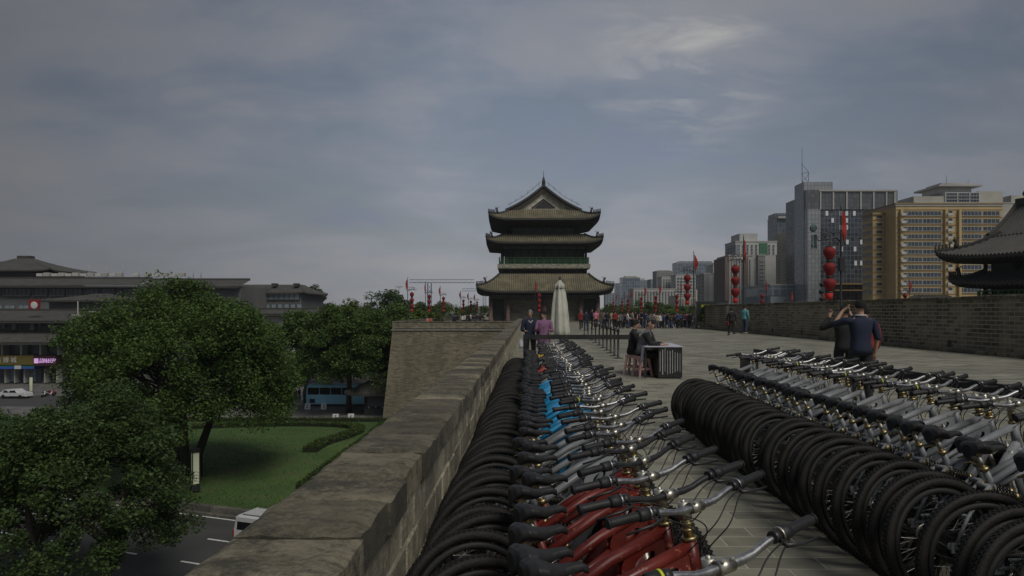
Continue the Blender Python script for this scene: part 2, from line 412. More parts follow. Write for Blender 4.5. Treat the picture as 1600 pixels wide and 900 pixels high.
# terrace paving
tp = MB()
ys = [-6, 0, 10, 20, 30, 40, 50, 60, 66, 72, 78, 85, 120, 170, 260]
for a, b in zip(ys[:-1], ys[1:]):
    za, zb = ground_z(a), ground_z(b)
    xr = 16.8 if b <= 60 else 27.0; xla, xlb = (wx(a) - .02, wx(b) - .02) if b <= 85 else (-14.7, -14.7)
    tp.add([(xla, a, za), (xr, a, za), (xr, b, zb), (xlb, b, zb)], [(0, 1, 2, 3)])
struct(tp.build("terrace_paving", M_pave))
# wall body under the terrace, battered faces
def battered(mb, x0, x1, y0, y1, zt, zb, bt, mat=0):
    mb.add([(x0-bt, y0-bt, zb), (x1+bt, y0-bt, zb), (x1+bt, y1+bt, zb), (x0-bt, y1+bt, zb), (x0, y0, zt), (x1, y0, zt), (x1, y1, zt), (x0, y1, zt)],
           [(4, 5, 6, 7), (0, 1, 5, 4), (1, 2, 6, 5), (2, 3, 7, 6), (3, 0, 4, 7)], mat)
cw = thing("city_wall", "tall battered grey brick city wall carrying the bicycle terrace", "wall")
b = MB(); yy = [-6, 30, 60, 84.9]
for a, c_ in zip(yy[:-1], yy[1:]):
    b.add([(wx(a)-.42, a, ground_z(a) - .02), (17.1, a, ground_z(a) - .02), (17.1, c_, ground_z(c_) - .02), (wx(c_)-.42, c_, ground_z(c_) - .02),
           (wx(a)-1.9, a, GZ), (19, a, GZ), (19, c_, GZ), (wx(c_)-1.9, c_, GZ)], [(0, 1, 2, 3), (0, 3, 7, 4), (1, 5, 6, 2)])
b.build("wall_body", M_bast, cw)
bs = thing("wall_bastion", "projecting battered brick bastion below the gate tower with a pale string course", "wall")
b = MB(); battered(b, -14.9, 27.2, 85.2, 262, ground_z(99) - .03, GZ, 1.1); b.build("wall_body", M_bast, bs)
b = MB(); b.box(-15.05, 1.2, 85.03, 85.6, -.88, -.74); b.box(-15.05, -14.7, 85.6, 262, -.88, -.74); b.build("string_course", stone("pale_stone", (.36, .35, .31), (.25, .24, .21), (.2, .19, .165)), bs)
b = MB(); b.box(-14.9, 1.0, 85.1, 85.55, -.74, .16); b.box(-14.9, -14.45, 85.55, 262, -.74, .16); b.box(-14.95, 1.0, 85.05, 85.6, .16, .24); b.box(-14.95, -14.4, 85.6, 262, .16, .24)
b.build("parapet", M_wall, bs)

# ---- left parapet built course by course
lp = thing("parapet_wall", "long low brick parapet with broad weathered coping along the left row of bicycles", "wall")
PT = .345; PH = .84
def pm(Y): return T(wx(Y), Y, ground_z(Y)) @ Rz(-math.atan(WD))
core = MB()
for a, b in zip(ys[:-4], ys[1:-3]):
    for off0, off1, z0, z1 in ((-.006, -PT + .006, -.1, PH - .03),):
        za, zb = ground_z(a), ground_z(b)
        core.add([(wx(a)+off1, a, za+z0), (wx(a)+off0, a, za+z0), (wx(b)+off0, b, zb+z0), (wx(b)+off1, b, zb+z0), (wx(a)+off1, a, za+z1), (wx(a)+off0, a, za+z1), (wx(b)+off0, b, zb+z1), (wx(b)+off1, b, zb+z1)],
                 [(4, 5, 6, 7), (0, 1, 5, 4), (1, 2, 6, 5), (2, 3, 7, 6), (3, 0, 4, 7)])
core.build("mortar_core", M_mort, lp)
br = MB(); nc = 4; chh = (PH - .14) / nc
for k in range(nc):
    y = -1.0 + (k % 2) * .21
    while y < 84:
        ln = rnd.choice((.30, .34, .38)) if y < 45 else 1.6
        X = pm(y) @ T(0, 0, k * chh) @ Rz(rnd.uniform(-.006, .006))
        j = rnd.uniform(-.005, .007)
        br.bbox(-.10, j, 0.007, ln - .007, .009, chh - .009, .007, M=X)
        if y < 30 and k > 2: br.bbox(-PT, -PT + .1, 0.006, ln - .006, .007, chh - .007, .008, M=X)
        y += ln
br.build("brick_course", M_block, lp)
cp = MB(); y = -1.2
while y < 84:
    ln = rnd.uniform(.28, .50) if y < 20 else rnd.uniform(.5, .8) if y < 45 else 2.0
    X = pm(y) @ T(0, 0, PH - .14)
    if y < 12:
        nu, nv = 10, 8; sd_ = rnd.random() * 99; jz = rnd.uniform(-.004, .004); ov = rnd.uniform(.012, .03)
        from mathutils import noise as mn
        def top(u, v, ln=ln, sd_=sd_, jz=jz, ov=ov):
            x = -PT - .02 + u * (PT + .02 + ov); yy_ = .004 + v * (ln - .008)
            e = min(u * .46, (1 - u) * .46, v * ln, (1 - v) * ln); rr_ = .016 * (1 + .8 * mn.noise(Vector((x * 9 + sd_, yy_ * 9, 0))))
            dz = -max(0, rr_ - e) * 1.0 + .006 * mn.noise(Vector((x * 14 + sd_, yy_ * 14, 1)))
            return (x, yy_, .14 + dz + jz)
        cp.grid(top, nu, nv, M=X, smooth=False)
        x0, x1 = -PT - .02, ov; y0, y1 = .004, ln - .004
        ring = [top(i / nu, 0) for i in range(nu + 1)] + [top(1, j / nv) for j in range(1, nv + 1)] + [top(i / nu, 1) for i in range(nu - 1, -1, -1)] + [top(0, j / nv) for j in range(nv - 1, 0, -1)]
        n = len(ring); cp.add(ring + [(a_, b_, 0.004) for a_, b_, _ in ring], [(n + i, n + (i + 1) % n, (i + 1) % n, i) for i in range(n)], M=X)
    else: cp.bbox(-PT - .02, rnd.uniform(.012, .026), .004, ln - .004, .004, .14 + rnd.uniform(-.004, .004), .012, M=X)
    y += ln
cp.build("coping", M_cope, lp)

# ---- right wall, two metres high, with ledge and weathered coping
rw = thing("battlement_wall", "two metre high dark brick wall along the right side of the terrace", "wall")
b = MB(); b.box(16.6, 17.2, -6, 60, -.1, 1.93); b.build("wall_body", M_wall, rw)
b = MB(); y = -6
while y < 60: b.bbox(16.55, 17.25, y, y + 1.18, 1.93, 2.05 + rnd.uniform(-.012, .012), .02); y += 1.2
b.build("coping", M_cope, rw)
b = MB(); y = -6
while y < 60: b.bbox(16.12, 16.598, y, y + 1.18, -.05, .13 + rnd.uniform(-.008, .008), .015); y += 1.2
b.build("ledge", M_cope, rw)
b = MB()
for k in range(12): b.box(16.585, 16.598, 8.2 + k * 4.4, 8.42 + k * 4.4, .16, .42)
b.build("drain_hole", M_dark, rw)
b = MB(); b.box(16.50, 16.596, 52.0, 52.5, 1.2, 1.93); b.build("repair_patch", plain("pale_render", (.4, .4, .36), .9), rw)
lw2 = thing("low_parapet", "low dark parapet at the back of the crowd on the wider terrace", "wall")
b = MB(); b.box(16.6, 27.2, 60, 60.5, -.3, .5); b.box(26.7, 27.2, 60.5, 262, -.7, .22); b.build("wall_body", M_wall, lw2)
b = MB(); b.box(16.55, 27.25, 59.95, 60.55, .5, .58); b.box(26.65, 27.25, 60.55, 262, .22, .3); b.build("coping", M_cope, lw2)
# barbican to the right of the wall
bb = thing("barbican_wall", "lower brick barbican platform beyond the right wall carrying the side hall", "wall")
b = MB(); battered(b, 38, 96, 16, 90, -.62, GZ, 1.2); battered(b, 29, 37.9, 84, 100, -.62, GZ, .6); b.build("wall_body", M_bast, bb)
# ------------------------------------------------------------------ bicycles
def tyre_mat():
    t = NT("tyre_rubber"); p = t.coord(); n = t.noise(p, 9, 4); vor = t.n("ShaderNodeTexVoronoi", {"Vector": p, "Scale": 95.0}).outputs[0]
    t.bump(vor, .35, .004); return t.out(t.ramp(n, [(.3, (.009, .009, .009)), (.7, (.022, .021, .019))]), .66, 0, .3)
M_tyre = tyre_mat(); M_rim = plain("rim_black", (.014, .014, .014), .7); M_spoke = metal("spoke_steel", (.12, .12, .12), .4); M_rail_s = metal("rail_steel", (.4, .4, .38), .4)
M_grip = plain("grip_rubber", (.016, .016, .017), .55, bump=.2); M_saddle = plain("saddle_vinyl", (.019, .019, .020), .58, var=.3, scale=18)
M_alloy = metal("worn_alloy", (.58, .55, .47), .42, .35); M_bar = metal("bar_grey", (.42, .42, .425), .40, .3); M_barb = plain("bar_black", (.035, .035, .037), .35, .3)
M_gold = metal("tarnished_brass", (.42, .34, .18), .42, .3); M_spring = plain("spring_black", (.02, .02, .02), .3)
M_yel = plain("yellow_band", (.55, .62, .04), .5); M_cable = plain("cable_black", (.012, .012, .012), .5)
def paint(name, c, chip=(.35, .22, .16), amount=.58, rough=.3):
    t = NT(name); p = t.coord(); o = t.n("ShaderNodeObjectInfo").outputs["Random"]
    pv = t.n("ShaderNodeVectorMath", {0: p}, operation='ADD'); cc = t.n("ShaderNodeCombineXYZ", {0: t.math('MULTIPLY', o, 31.0)}).outputs[0]; t.set(pv.inputs[1], cc)
    n = t.noise(pv.outputs[0], 34, 7, .7); n2 = t.noise(pv.outputs[0], 6, 5)
    base = t.ramp(n2, [(.3, hexmix(c, .7)), (.7, hexmix(c, 1.25))])
    k = t.ramp(n, [(amount, 0.0), (amount + .06, 1.0)])
    return t.out(t.mix(k, base, chip), t.ramp(n2, [(.3, rough), (.7, rough + .25)]), 0.0, .5)
PAINT = {"red": paint("scratched_red", (.15, .018, .012), (.36, .13, .08), .60), "silver": paint("scratched_silver", (.24, .25, .26), (.07, .07, .07), .62),
         "blue": paint("scratched_blue", (.02, .30, .58), (.05, .08, .12), .64), "black": paint("scratched_black", (.035, .036, .038), (.25, .24, .22), .64),
         "coral red": paint("faded_coral", (.38, .07, .06), (.5, .3, .22), .6), "yellow": paint("scratched_yellow", (.62, .38, .01), (.2, .15, .05), .64)}
RAKE = R(7); AX = Vector((-sin(RAKE), 0, cos(RAKE))); HP = Vector((.80, 0, .82))
def axis_at(z): return HP + AX * ((z - HP.z) / AX.z)
def wheel_parts(name, parent, hub, rear):
    """rim (with tyre, spokes, hub) around y axis"""
    C_ = [(cos(2*pi*i/44), sin(2*pi*i/44)) for i in range(44)]
    rim = MB(); rim.tube([(.268*c, 0, .268*s) for c, s in C_], [.017]*44, 6, closed=True, flat=.8)
    o = rim.build(name, M_rim, parent, hub)
    m = MB(); m.tube([(.311*c, 0, .311*s) for c, s in C_], [.0245]*44, 10, closed=True)
    for i in range(88):                                   # tread blocks
        a = 2*pi*i/88; X = Ry(-a) @ T(.335, 0, 0)
        for y in (-.013, .0, .013): m.box(-.003, .0035 - abs(y) * .22, y - .0045, y + .0045, -.006, .006, M=X @ T(0, 0, .006 if y else -.004))
    m.build("tyre", M_tyre, o)
    s = MB()
    for i in range(28):
        a = 2*pi*i/28; sd_ = 1 if i % 2 else -1; a2 = a + (.35 if i % 4 < 2 else -.35)
        s.tube([(.02*cos(a2+1.2), sd_*.027, .02*sin(a2+1.2)), (.27*cos(a), 0, .27*sin(a))], .0011, 3, smooth=False)
    s.build("spokes", M_spoke, o)
    h = MB(); X = Rx(pi/2)
    h.lathe([(.006, -.058), (.012, -.055), (.024, -.03), (.014, -.02), (.014, .02), (.024, .03), (.012, .055), (.006, .058)], 12, M=X)
    if rear: h.lathe([(.045, .034), (.052, .036), (.052, .040), (.036, .052), (.03, .054)], 14, M=Rx(-pi/2))
    h.build("hub", M_alloy, o)
    if not rear or True:
        d = MB(); d.lathe([(.055, .036), (.08, .036), (.08, .038), (.055, .038)], 24, M=X, smooth=False); d.build("brake_disc", M_spoke, o)
    return o
def saddle_mb():
    m = MB(); st = [(-.135, .030, -.004), (-.12, .060, .010), (-.09, .080, .016), (-.05, .078, .010), (-.01, .058, -.002), (.03, .034, -.004), (.07, .024, .000), (.11, .021, .002), (.135, .014, -.006)]
    def f(u, v):
        k = v * (len(st) - 1); i = min(int(k), len(st) - 2); fr = k - i; fr = fr*fr*(3-2*fr)
        x, w_, z = [a * (1-fr) + b * fr for a, b in zip(st[i], st[i+1])]
        an = pi * (u * 2) ; c, s_ = cos(an), sin(an)
        th = (.040 - .024 * min(1, v * 1.25)) if s_ < 0 else (.026 - .012 * v)
        groove = -.006 * math.exp(-(c * w_ / .011) ** 2) if s_ > 0 and x > -.12 else 0
        return (x, w_ * c, .0 + z + th * (abs(s_) ** .85) * (1 if s_ > 0 else -1) + groove)
    m.grid(f, 32, 36, flip=True)
    for e in (0, 1): ring = [f(i / 32, e) for i in range(32)]; m.add(ring, [tuple(range(32)) if e else tuple(range(31, -1, -1))], smooth=True)
    return m
def bar_pts(sg): return [(0, 0, 0), (0, sg*.06, 0), (0, sg*.10, .004), (-.002, sg*.15, .018), (-.004, sg*.20, .026), (-.010, sg*.27, .028), (-.020, sg*.355, .028)]
def smooth3(pp, n=6):
    pp = [Vector(p) for p in pp]; P_ = [pp[0]] + pp + [pp[-1]]; out = []
    for i in range(1, len(P_) - 2):
        a, b, c, d = P_[i-1], P_[i], P_[i+1], P_[i+2]
        for k in range(n):
            t_ = k / n; out.append(.5 * ((2*b) + (c-a)*t_ + (2*a-5*b+4*c-d)*t_*t_ + (3*b-a-3*c+d)*t_**3))
    return out + [pp[-1]]
def make_bicycle(kind):
    """kind: 0 = hardtail-looking with thin parallel tubes, 1 = full-suspension with a pierced gusset behind the head"""
    root = thing("mountain_bicycle", "x", "bicycle")
    hb = axis_at(.70); ht = axis_at(.845)
    f = MB()
    f.tube([hb, ht], [.024, .024], 12)
    f.tube([ht - AX*.02, (.56, 0, .745), (.31, 0, .625)], [.022, .021, .019], 10)
    f.tube([hb + AX*.03, (.64, 0, .52), (.47, 0, .335)], [.028, .030, .024], 10)
    f.tube([(.43, 0, .30), (.315, 0, .62), (.284, 0, .70)], [.020, .0175, .0175], 10)
    f.cyl((.44, -.036, .30), (.44, .036, .30), .026, n=12)
    if kind:                                              # gusset plate with an oval hole
        for sgn in (-1, 1):
            ring = []; hole = []
            for i in range(20):
                a = 2*pi*i/20; ring.append((.70 + .095*cos(a)*1.0 - .03*sin(a), sgn*.012, .735 + .055*sin(a) + .045*cos(a))); hole.append((.70 + .042*cos(a), sgn*.012, .735 + .020*sin(a) + .018*cos(a)))
            f.add(ring + hole, [((i), (i+1) % 20, 20 + (i+1) % 20, 20 + i)[::-sgn] for i in range(20)], smooth=False)
        f.tube([(.64, 0, .70), (.36, 0, .57)], [.014, .014], 8)
    fr = f.build("frame", PAINT["red"], root)
    s = MB()
    for y in (-.062, .062):
        s.tube([(.43, y*.6, .335), (.30, y, .34), (0, y, .335)], [.011, .010, .010], 8)
        s.tube([(0, y, .335), (.10, y, .48), (.265, y*.55, .615)], [.009, .009, .009], 8)
        s.box(-.02, .03, y-.004, y+.004, .31, .36)
    s.cyl((.265, -.04, .615), (.265, .04, .615), .012); s.tube([(.10, -.062, .48), (.10, .062, .48)], .008, 6)
    sw = s.build("swingarm", PAINT["red"], root)
    sh = MB(); a, b = Vector((.275, 0, .60)), Vector((.46, 0, .545)); d = (b-a)
    hx = []
    for i in range(7*12 + 1):
        tt = i/(7*12); an = 2*pi*7*tt; n1 = Vector((0, 1, 0)); n2 = d.normalized().cross(n1)
        hx.append(a + d*(.14+.72*tt) + (n1*cos(an) + n2*sin(an))*.024)
    sh.tube(hx, .0048, 6); shock = sh.build("shock_absorber", M_spring, root)
    sb = MB(); sb.cyl(a, b, .009); sb.cyl(a, a + d*.14, .026); sb.cyl(a + d*.86, b, .026); sb.build("damper", M_gold, shock)
    # steered group: meshes are written round the head axis origin HP
    def rel(m): return moved(m, T(*(-HP)))
    fk = MB(); crown = axis_at(.68)
    fk.cyl(axis_at(.66), axis_at(.70), .02)
    fk.tube([crown + Vector((0, -.066, 0)), crown + Vector((.01, 0, .012)), crown + Vector((0, .066, 0))], [.017, .021, .017], 8)
    hub = Vector((.945, 0, .335))
    for y in (-.064, .064):
        tp_ = crown + Vector((.012, y, .015)); bt = Vector((hub.x - .012, y, .335)); mid = tp_.lerp(bt, .42)
        fk.cyl(tp_, mid, .0145, n=10, mat=1); fk.tube([mid, bt], [.021, .019], 10); fk.box(bt.x-.018, bt.x+.022, y-.006, y+.006, .32, .36)
    mid = crown.lerp(hub, .5) + Vector((.045, 0, .07)); fk.tube([crown.lerp(hub, .45)+Vector((0, -.066, 0)), mid, crown.lerp(hub, .45)+Vector((0, .066, 0))], .011, 8)
    fork = rel(fk).build("fork", [PAINT["black"], M_alloy], root, HP)
    hs = MB(); hs.tube([ht, ht + AX*.012], .027, 12); hs.tube([ht + AX*.012, axis_at(.935)], [.0175, .0175], 10); hs.tube([ht + AX*.03, ht + AX*.04], .022, 12); hs.tube([ht + AX*.052, ht + AX*.062], .022, 12)
    rel(hs).build("headset", M_gold, root, HP)
    hs = MB(); hs.tube([hb - AX*.014, hb], .027, 12); rel(hs).build("crown_race", M_gold, root, HP)
    BC = axis_at(.955) + Vector((.055, 0, .012))
    st = MB(); st.tube([axis_at(.915), axis_at(.972)], [.022, .020], 12); st.tube([axis_at(.95), BC], [.016, .017], 10); st.cyl(BC + Vector((0, -.026, 0)), BC + Vector((0, .026, 0)), .0195, n=12)
    for y in (-.017, .017): st.cyl(BC + Vector((.012, y, .016)), BC + Vector((.016, y, .023)), .005, n=6)
    st.ball(axis_at(.972), .009, 8)
    rel(st).build("stem", M_alloy, root, HP)
    hbm = MB(M=T(*BC))
    hbm.tube(bar_pts(-1)[::-1][:-1] + bar_pts(1), [.0112]*6 + [.0135] + [.0135] + [.0112]*5, 10)
    bar = rel(hbm).build("handlebar", M_bar, root, HP)
    for sg in (-1, 1):
        P6, P5 = Vector(bar_pts(sg)[6]), Vector(bar_pts(sg)[5]); dd = (P6-P5).normalized(); base = P6 - dd*.108
        gm = MB(M=T(*BC)); k = 15
        gm.tube([base + dd*(.113*i/k) for i in range(k+1)], [.0155 if i % 2 else .0145 for i in range(k)] + [.017], 12)
        gm.tube([P6, P6 + dd*.008], [.0185, .0165], 12)
        rel(gm).build("grip", M_grip, bar)
        sm = MB(M=T(*BC)); sm.tube([base - dd*.038, base - dd*.034, base - dd*.003, base], [.017, .0215, .0205, .017], 14); rel(sm).build("gear_shifter", M_grip, bar)
        yb = MB(M=T(*BC)); yb.tube([base - dd*.046, base - dd*.038], [.0215, .0215], 14); rel(yb).build("shifter_ring", M_yel if sg < 0 or kind else M_alloy, bar)
        lv = MB(M=T(*BC)); q0 = base - dd*.06
        lv.tube([q0 - dd*.012, q0 + dd*.012], .0175, 10); lv.tube([q0 + Vector((.012, 0, -.004)), q0 + Vector((.04, 0, -.014)), q0 + Vector((.052, 0, -.02)) + dd*.05, q0 + Vector((.044, 0, -.03)) + dd*.14], [.009, .008, .006, .005], 6, flat=.7)
        rel(lv).build("brake_lever", M_barb, bar)
        if sg > 0 or kind:
            yd = MB(M=T(*BC)); a_ = Vector(bar_pts(sg)[4]); b_ = Vector(bar_pts(sg)[5]); yd.tube([a_.lerp(b_, .1), a_.lerp(b_, .7)], .0118, 10, flat=1); rel(yd).build("bar_decal", M_yel, bar)
    cm = MB()
    for sg in (-1, 1):
        q0 = BC + Vector((.02, sg*.22, .018)); cm.tube(smooth3([q0, BC + Vector((.05, sg*.15, .0)), BC + Vector((.075, sg*.07, -.06)), axis_at(.80) + Vector((.05, sg*.01, 0)), axis_at(.66) + Vector((.04, .03, 0))]), .0025, 5)
        q1 = q0 + Vector((0, -sg*.012, .003)); cm.tube(smooth3([q1, BC + Vector((.045, sg*.11, .008)), BC + Vector((.06, sg*.02, -.05)), axis_at(.80) + Vector((.0, -sg*.035, 0)), axis_at(.74) + Vector((-.05, -sg*.02, 0))]), .0023, 5)
    rel(cm).build("cable", M_cable, root, HP)
    fw = wheel_parts("front_wheel", root, tuple(hub), False)
    wheel_parts("rear_wheel", root, (0, 0, .335), True)
    sp = MB(); sp.tube([(.286, 0, .69), (.25, 0, .772)], .0135, 10); post = sp.build("seat_post", M_alloy, root)
    cl = MB(); cl.tube([(.285, 0, .688), (.279, 0, .708)], .0225, 12); cl.tube([(.262, .022, .735), (.235, .03, .735), (.20, .034, .725)], [.005, .006, .005], 6); cl.box(.225, .262, -.02, .02, .765, .779); cl.build("seat_clamp", M_gold, post)
    for sg in (-1, 1): rl = MB(); rl.tube([(.225, sg*.022, .79), (.25, sg*.022, .775), (.33, sg*.022, .775), (.375, sg*.014, .793)], .0035, 6); rl.build("saddle_rail", M_rail_s, post)
    sa = saddle_mb(); moved(sa, T(.305, 0, .80) @ Matrix.Diagonal((.84, .96, 1.10, 1))); sa.build("saddle", M_saddle, root)
    ck = MB(); X = T(.44, 0, .30) @ Rx(pi/2)
    ck.lathe([(.02, .040), (.082, .042), (.082, .045), (.02, .047)], 28, M=X, smooth=False); ck.lathe([(.02, .034), (.065, .036), (.065, .039), (.02, .04)], 24, M=X, smooth=False)
    for sg, an in ((-1, -.5), (1, pi - .5)): ck.tube([(.44, sg*.055, .30), (.44 + .17*cos(an), sg*.07, .30 + .17*sin(an))], [.013, .010], 8)
    crank = ck.build("crankset", M_bar, root)
    for sg, an in ((-1, -.5), (1, pi - .5)):
        pd = MB(); c0 = Vector((.44 + .17*cos(an), sg*.115, .30 + .17*sin(an))); pd.bbox(c0.x-.045, c0.x+.045, c0.y-.045, c0.y+.04, c0.z-.012, c0.z+.012, .005); pd.build("pedal", M_grip, crank)
    ch = MB()
    for z0, z1 in ((.38, .378), (.22, .292)): ch.tube([(.44, -.043, z0), (0, -.043, z1)], .004, 4, flat=.5)
    ch.build("chain", M_cable, root)
    ks = MB(); ks.tube([(.20, .075, .335), (.17, .15, .18), (.15, .215, .012)], [.008, .008, .008], 8); ks.ball((.15, .218, .012), .013, 8); ks.build("kickstand", M_alloy, root)
    return root
STEER = ("fork", "headset", "crown_race", "stem", "handlebar", "cable", "front_wheel")
bike0 = make_bicycle(0); bike1 = make_bicycle(1); scan(None)
used = set()
LEAN = R(-7)
def place_bike(kind, row_x, Y, yaw, steer, colour, barmat, label, group, lean=LEAN, scl=.93):
    proto = (bike0, bike1)[kind]
    if kind not in used: used.add(kind); r = proto; grand = {c.name: c for c in KIDS[r.name]}
    else: r = copy_tree(proto)
    r["label"] = label; r["group"] = group
    ch = KIDS[proto.name] if r is proto else [o for o in NEWKIDS(r)]
    r.matrix_world = T(row_x, Y, ground_z(Y)) @ Rz(yaw) @ Rx(lean + R(rb.uniform(-3, 3))) @ Matrix.Scale(scl, 4)
    for c in ch:
        base = c.name.split(".")[0]
        if base in STEER:
            S = T(*HP) @ Matrix.Rotation(steer, 4, AX) @ T(*(-HP))
            off = HP if base != "front_wheel" else Vector((.945, 0, .335))
            c.matrix_local = S @ T(*off)
        if base in ("frame", "swingarm"):
            c.material_slots[0].link = 'OBJECT'; c.material_slots[0].material = PAINT[colour]
        if base == "handlebar" : c.material_slots[0].link = 'OBJECT'; c.material_slots[0].material = barmat
        if base == "handlebar" and rb.random() < .68:
            for g_ in (CHILD_OF if r is not proto else KIDS).get(c.name, []):
                if g_.name.startswith(("shifter_ring", "bar_decal")): g_.material_slots[0].link = 'OBJECT'; g_.material_slots[0].material = M_barb if rb.random() < .6 else M_bar
        if base == "fork" and colour in ("silver",) : c.material_slots[0].link = 'OBJECT'; c.material_slots[0].material = PAINT["silver"]
    return r
def NEWKIDS(r): return list(CHILD_OF.get(r.name, []))
CHILD_OF = {}
_ct = copy_tree
def copy_tree(o, parent=None, label=None, loc=None, rz=None):
    c = o.copy(); col.objects.link(c); c.parent = parent
    if parent is not None: CHILD_OF.setdefault(parent.name, []).append(c)
    if label: c["label"] = label
    if loc is not None: c.location = loc
    if rz is not None: c.rotation_euler = (0, 0, rz)
    for ch in KIDS.get(o.name, []): copy_tree(ch, c)
    return c
rb = random.Random(21)
def plan_left():
    out = []; Y = 1.58; i = 0
    while Y < 13.2:
        if Y < 1.7: c = "silver"
        elif Y < 3.35: c = "red"
        elif Y < 4.9: c = "silver"
        elif Y < 8.2: c = "blue"
        elif Y < 9.7: c = rb.choice(("black", "silver", "black"))
        elif Y < 10.5: c = "coral red"
        elif Y < 12.2: c = rb.choice(("black", "black", "silver"))
        else: c = "yellow" if i % 2 else "black"
        out.append((Y, c)); Y += rb.choice((.15, .18, .21, .24, .28)) if i else .50; i += 1
    return out
lft = plan_left(); cnt = {}
YAWL, STL = R(21), R(-81)
rear_lat = -.185; stem_off = .80
for i, (Y, c) in enumerate(lft):
    k = cnt.get(c, 0); cnt[c] = k + 1
    yaw = YAWL + R(rb.uniform(-5, 5)); st_ = STL + R(rb.uniform(-10, 10))
    lab = f"{c} mountain bicycle, {nth(k)} {c} one from the camera in the left row"
    # Y is the depth of the stem; the rear hub lies behind it along the frame
    place_bike(1 if c in ("red", "coral red", "blue") else i % 2, rear_lat + WD * Y + rb.uniform(-.02, .02), Y - stem_off * sin(yaw), yaw, st_, c,
               rb.choice((M_bar, M_barb, M_bar)) if c != "silver" else M_bar, lab, "bicycles parked in the left row")
Y = 2.1; i = 0; YAWR, STR = R(8), R(-82)
while Y < 8.5:
    yaw = YAWR + R(rb.uniform(-6, 6)); st_ = STR + R(rb.uniform(-14, 10))
    lab = f"silver mountain bicycle, {nth(i)} from the camera in the right row across the aisle"
    place_bike(i % 2, 2.10 + WD * Y + rb.uniform(-.02, .02), Y, yaw, st_, "silver", M_bar, lab, "bicycles parked in the right row", scl=1.0)
    Y += rb.choice((.17, .20, .22, .25)); i += 1
for n_, pr in ((0, bike0), (1, bike1)):
    if n_ not in used: bpy.data.objects.remove(pr)
# ---- rails that bound the bicycle rows
M_rail = plain("rail_black", (.022, .021, .02), .5, var=.4)
r_ = thing("rack_rail", "low dark steel rail on posts along the outer side of the right bicycle row", "rail", (0, 0, 0))
m = MB(); A, B = Vector((3.52, 9.9, 0)), Vector((3.78, 1.5, 0)); d = (A - B).normalized(); X = T(B.x, B.y, 0) @ Rz(math.atan2(d.y, d.x)); ln = (A - B).length
m.box(0, ln, -.02, .02, .87, .955, M=X); m.build("rail_bar", M_rail, r_)
for k in range(6): p_ = MB(); u = ln - .05 - k * 1.75; p_.box(u-.04, u+.04, -.0195, .0195, 0, .87, M=X); p_.box(u-.08, u+.08, -.08, .08, .001, .012, M=X); p_.build("post", M_rail, r_)
p_ = MB(); p_.box(3.36, 3.5, 10.02, 10.06, 0, .80); p_.box(3.33, 3.53, 9.96, 10.12, .001, .015); tag(p_.build("post_stub", M_rail), "short wide dark steel stub at the far corner of the right bicycle row", "post")
r_ = thing("row_rail", "dark steel rail across the far end of the left bicycle row by the parapet", "rail")
m = MB(); m.box(.22, 2.32, 13.4, 13.46, .95, 1.04); m.build("rail_bar", M_rail, r_)
for x in (.26,): p_ = MB(); p_.box(x-.04, x+.04, 13.41, 13.45, 0, .949); p_.box(x-.09, x+.09, 13.36, 13.5, .001, .012); p_.build("post", M_rail, r_)
# ------------------------------------------------------------------ timber halls with tiled roofs
def tile_mat(name, c1, c2, c3):
    t = NT(name); p = t.pos(); n = t.noise(p, .5, 6, .65); n2 = t.noise(p, 5, 4)
    return t.out(t.ramp(t.math('ADD', t.math('MULTIPLY', n, .6), t.math('MULTIPLY', n2, .4)), [(.3, c1), (.5, c2), (.72, c3)]), .8)
M_tile = tile_mat("roof_tile", (.07, .062, .04), (.165, .148, .095), (.31, .275, .17))
M_tiled = tile_mat("dark_roof_tile", (.04, .04, .037), (.07, .069, .063), (.11, .107, .096))
M_ridge = plain("ridge_tile", (.05, .048, .042), .8); M_timber = plain("dark_timber", (.028, .030, .030), .7, var=.5)
M_beam = plain("painted_beam", (.045, .052, .05), .7, var=.6, scale=3); M_green = plain("green_railing", (.10, .21, .10), .7, var=.4)
M_col = plain("worn_red_column", (.13, .085, .072), .75, var=.6, scale=4); M_gable = plain("lime_gable", (.42, .40, .32), .9, var=.45, scale=1.6)
M_balc = plain("balcony_boards", (.30, .28, .22), .85, var=.65, scale=2.5)
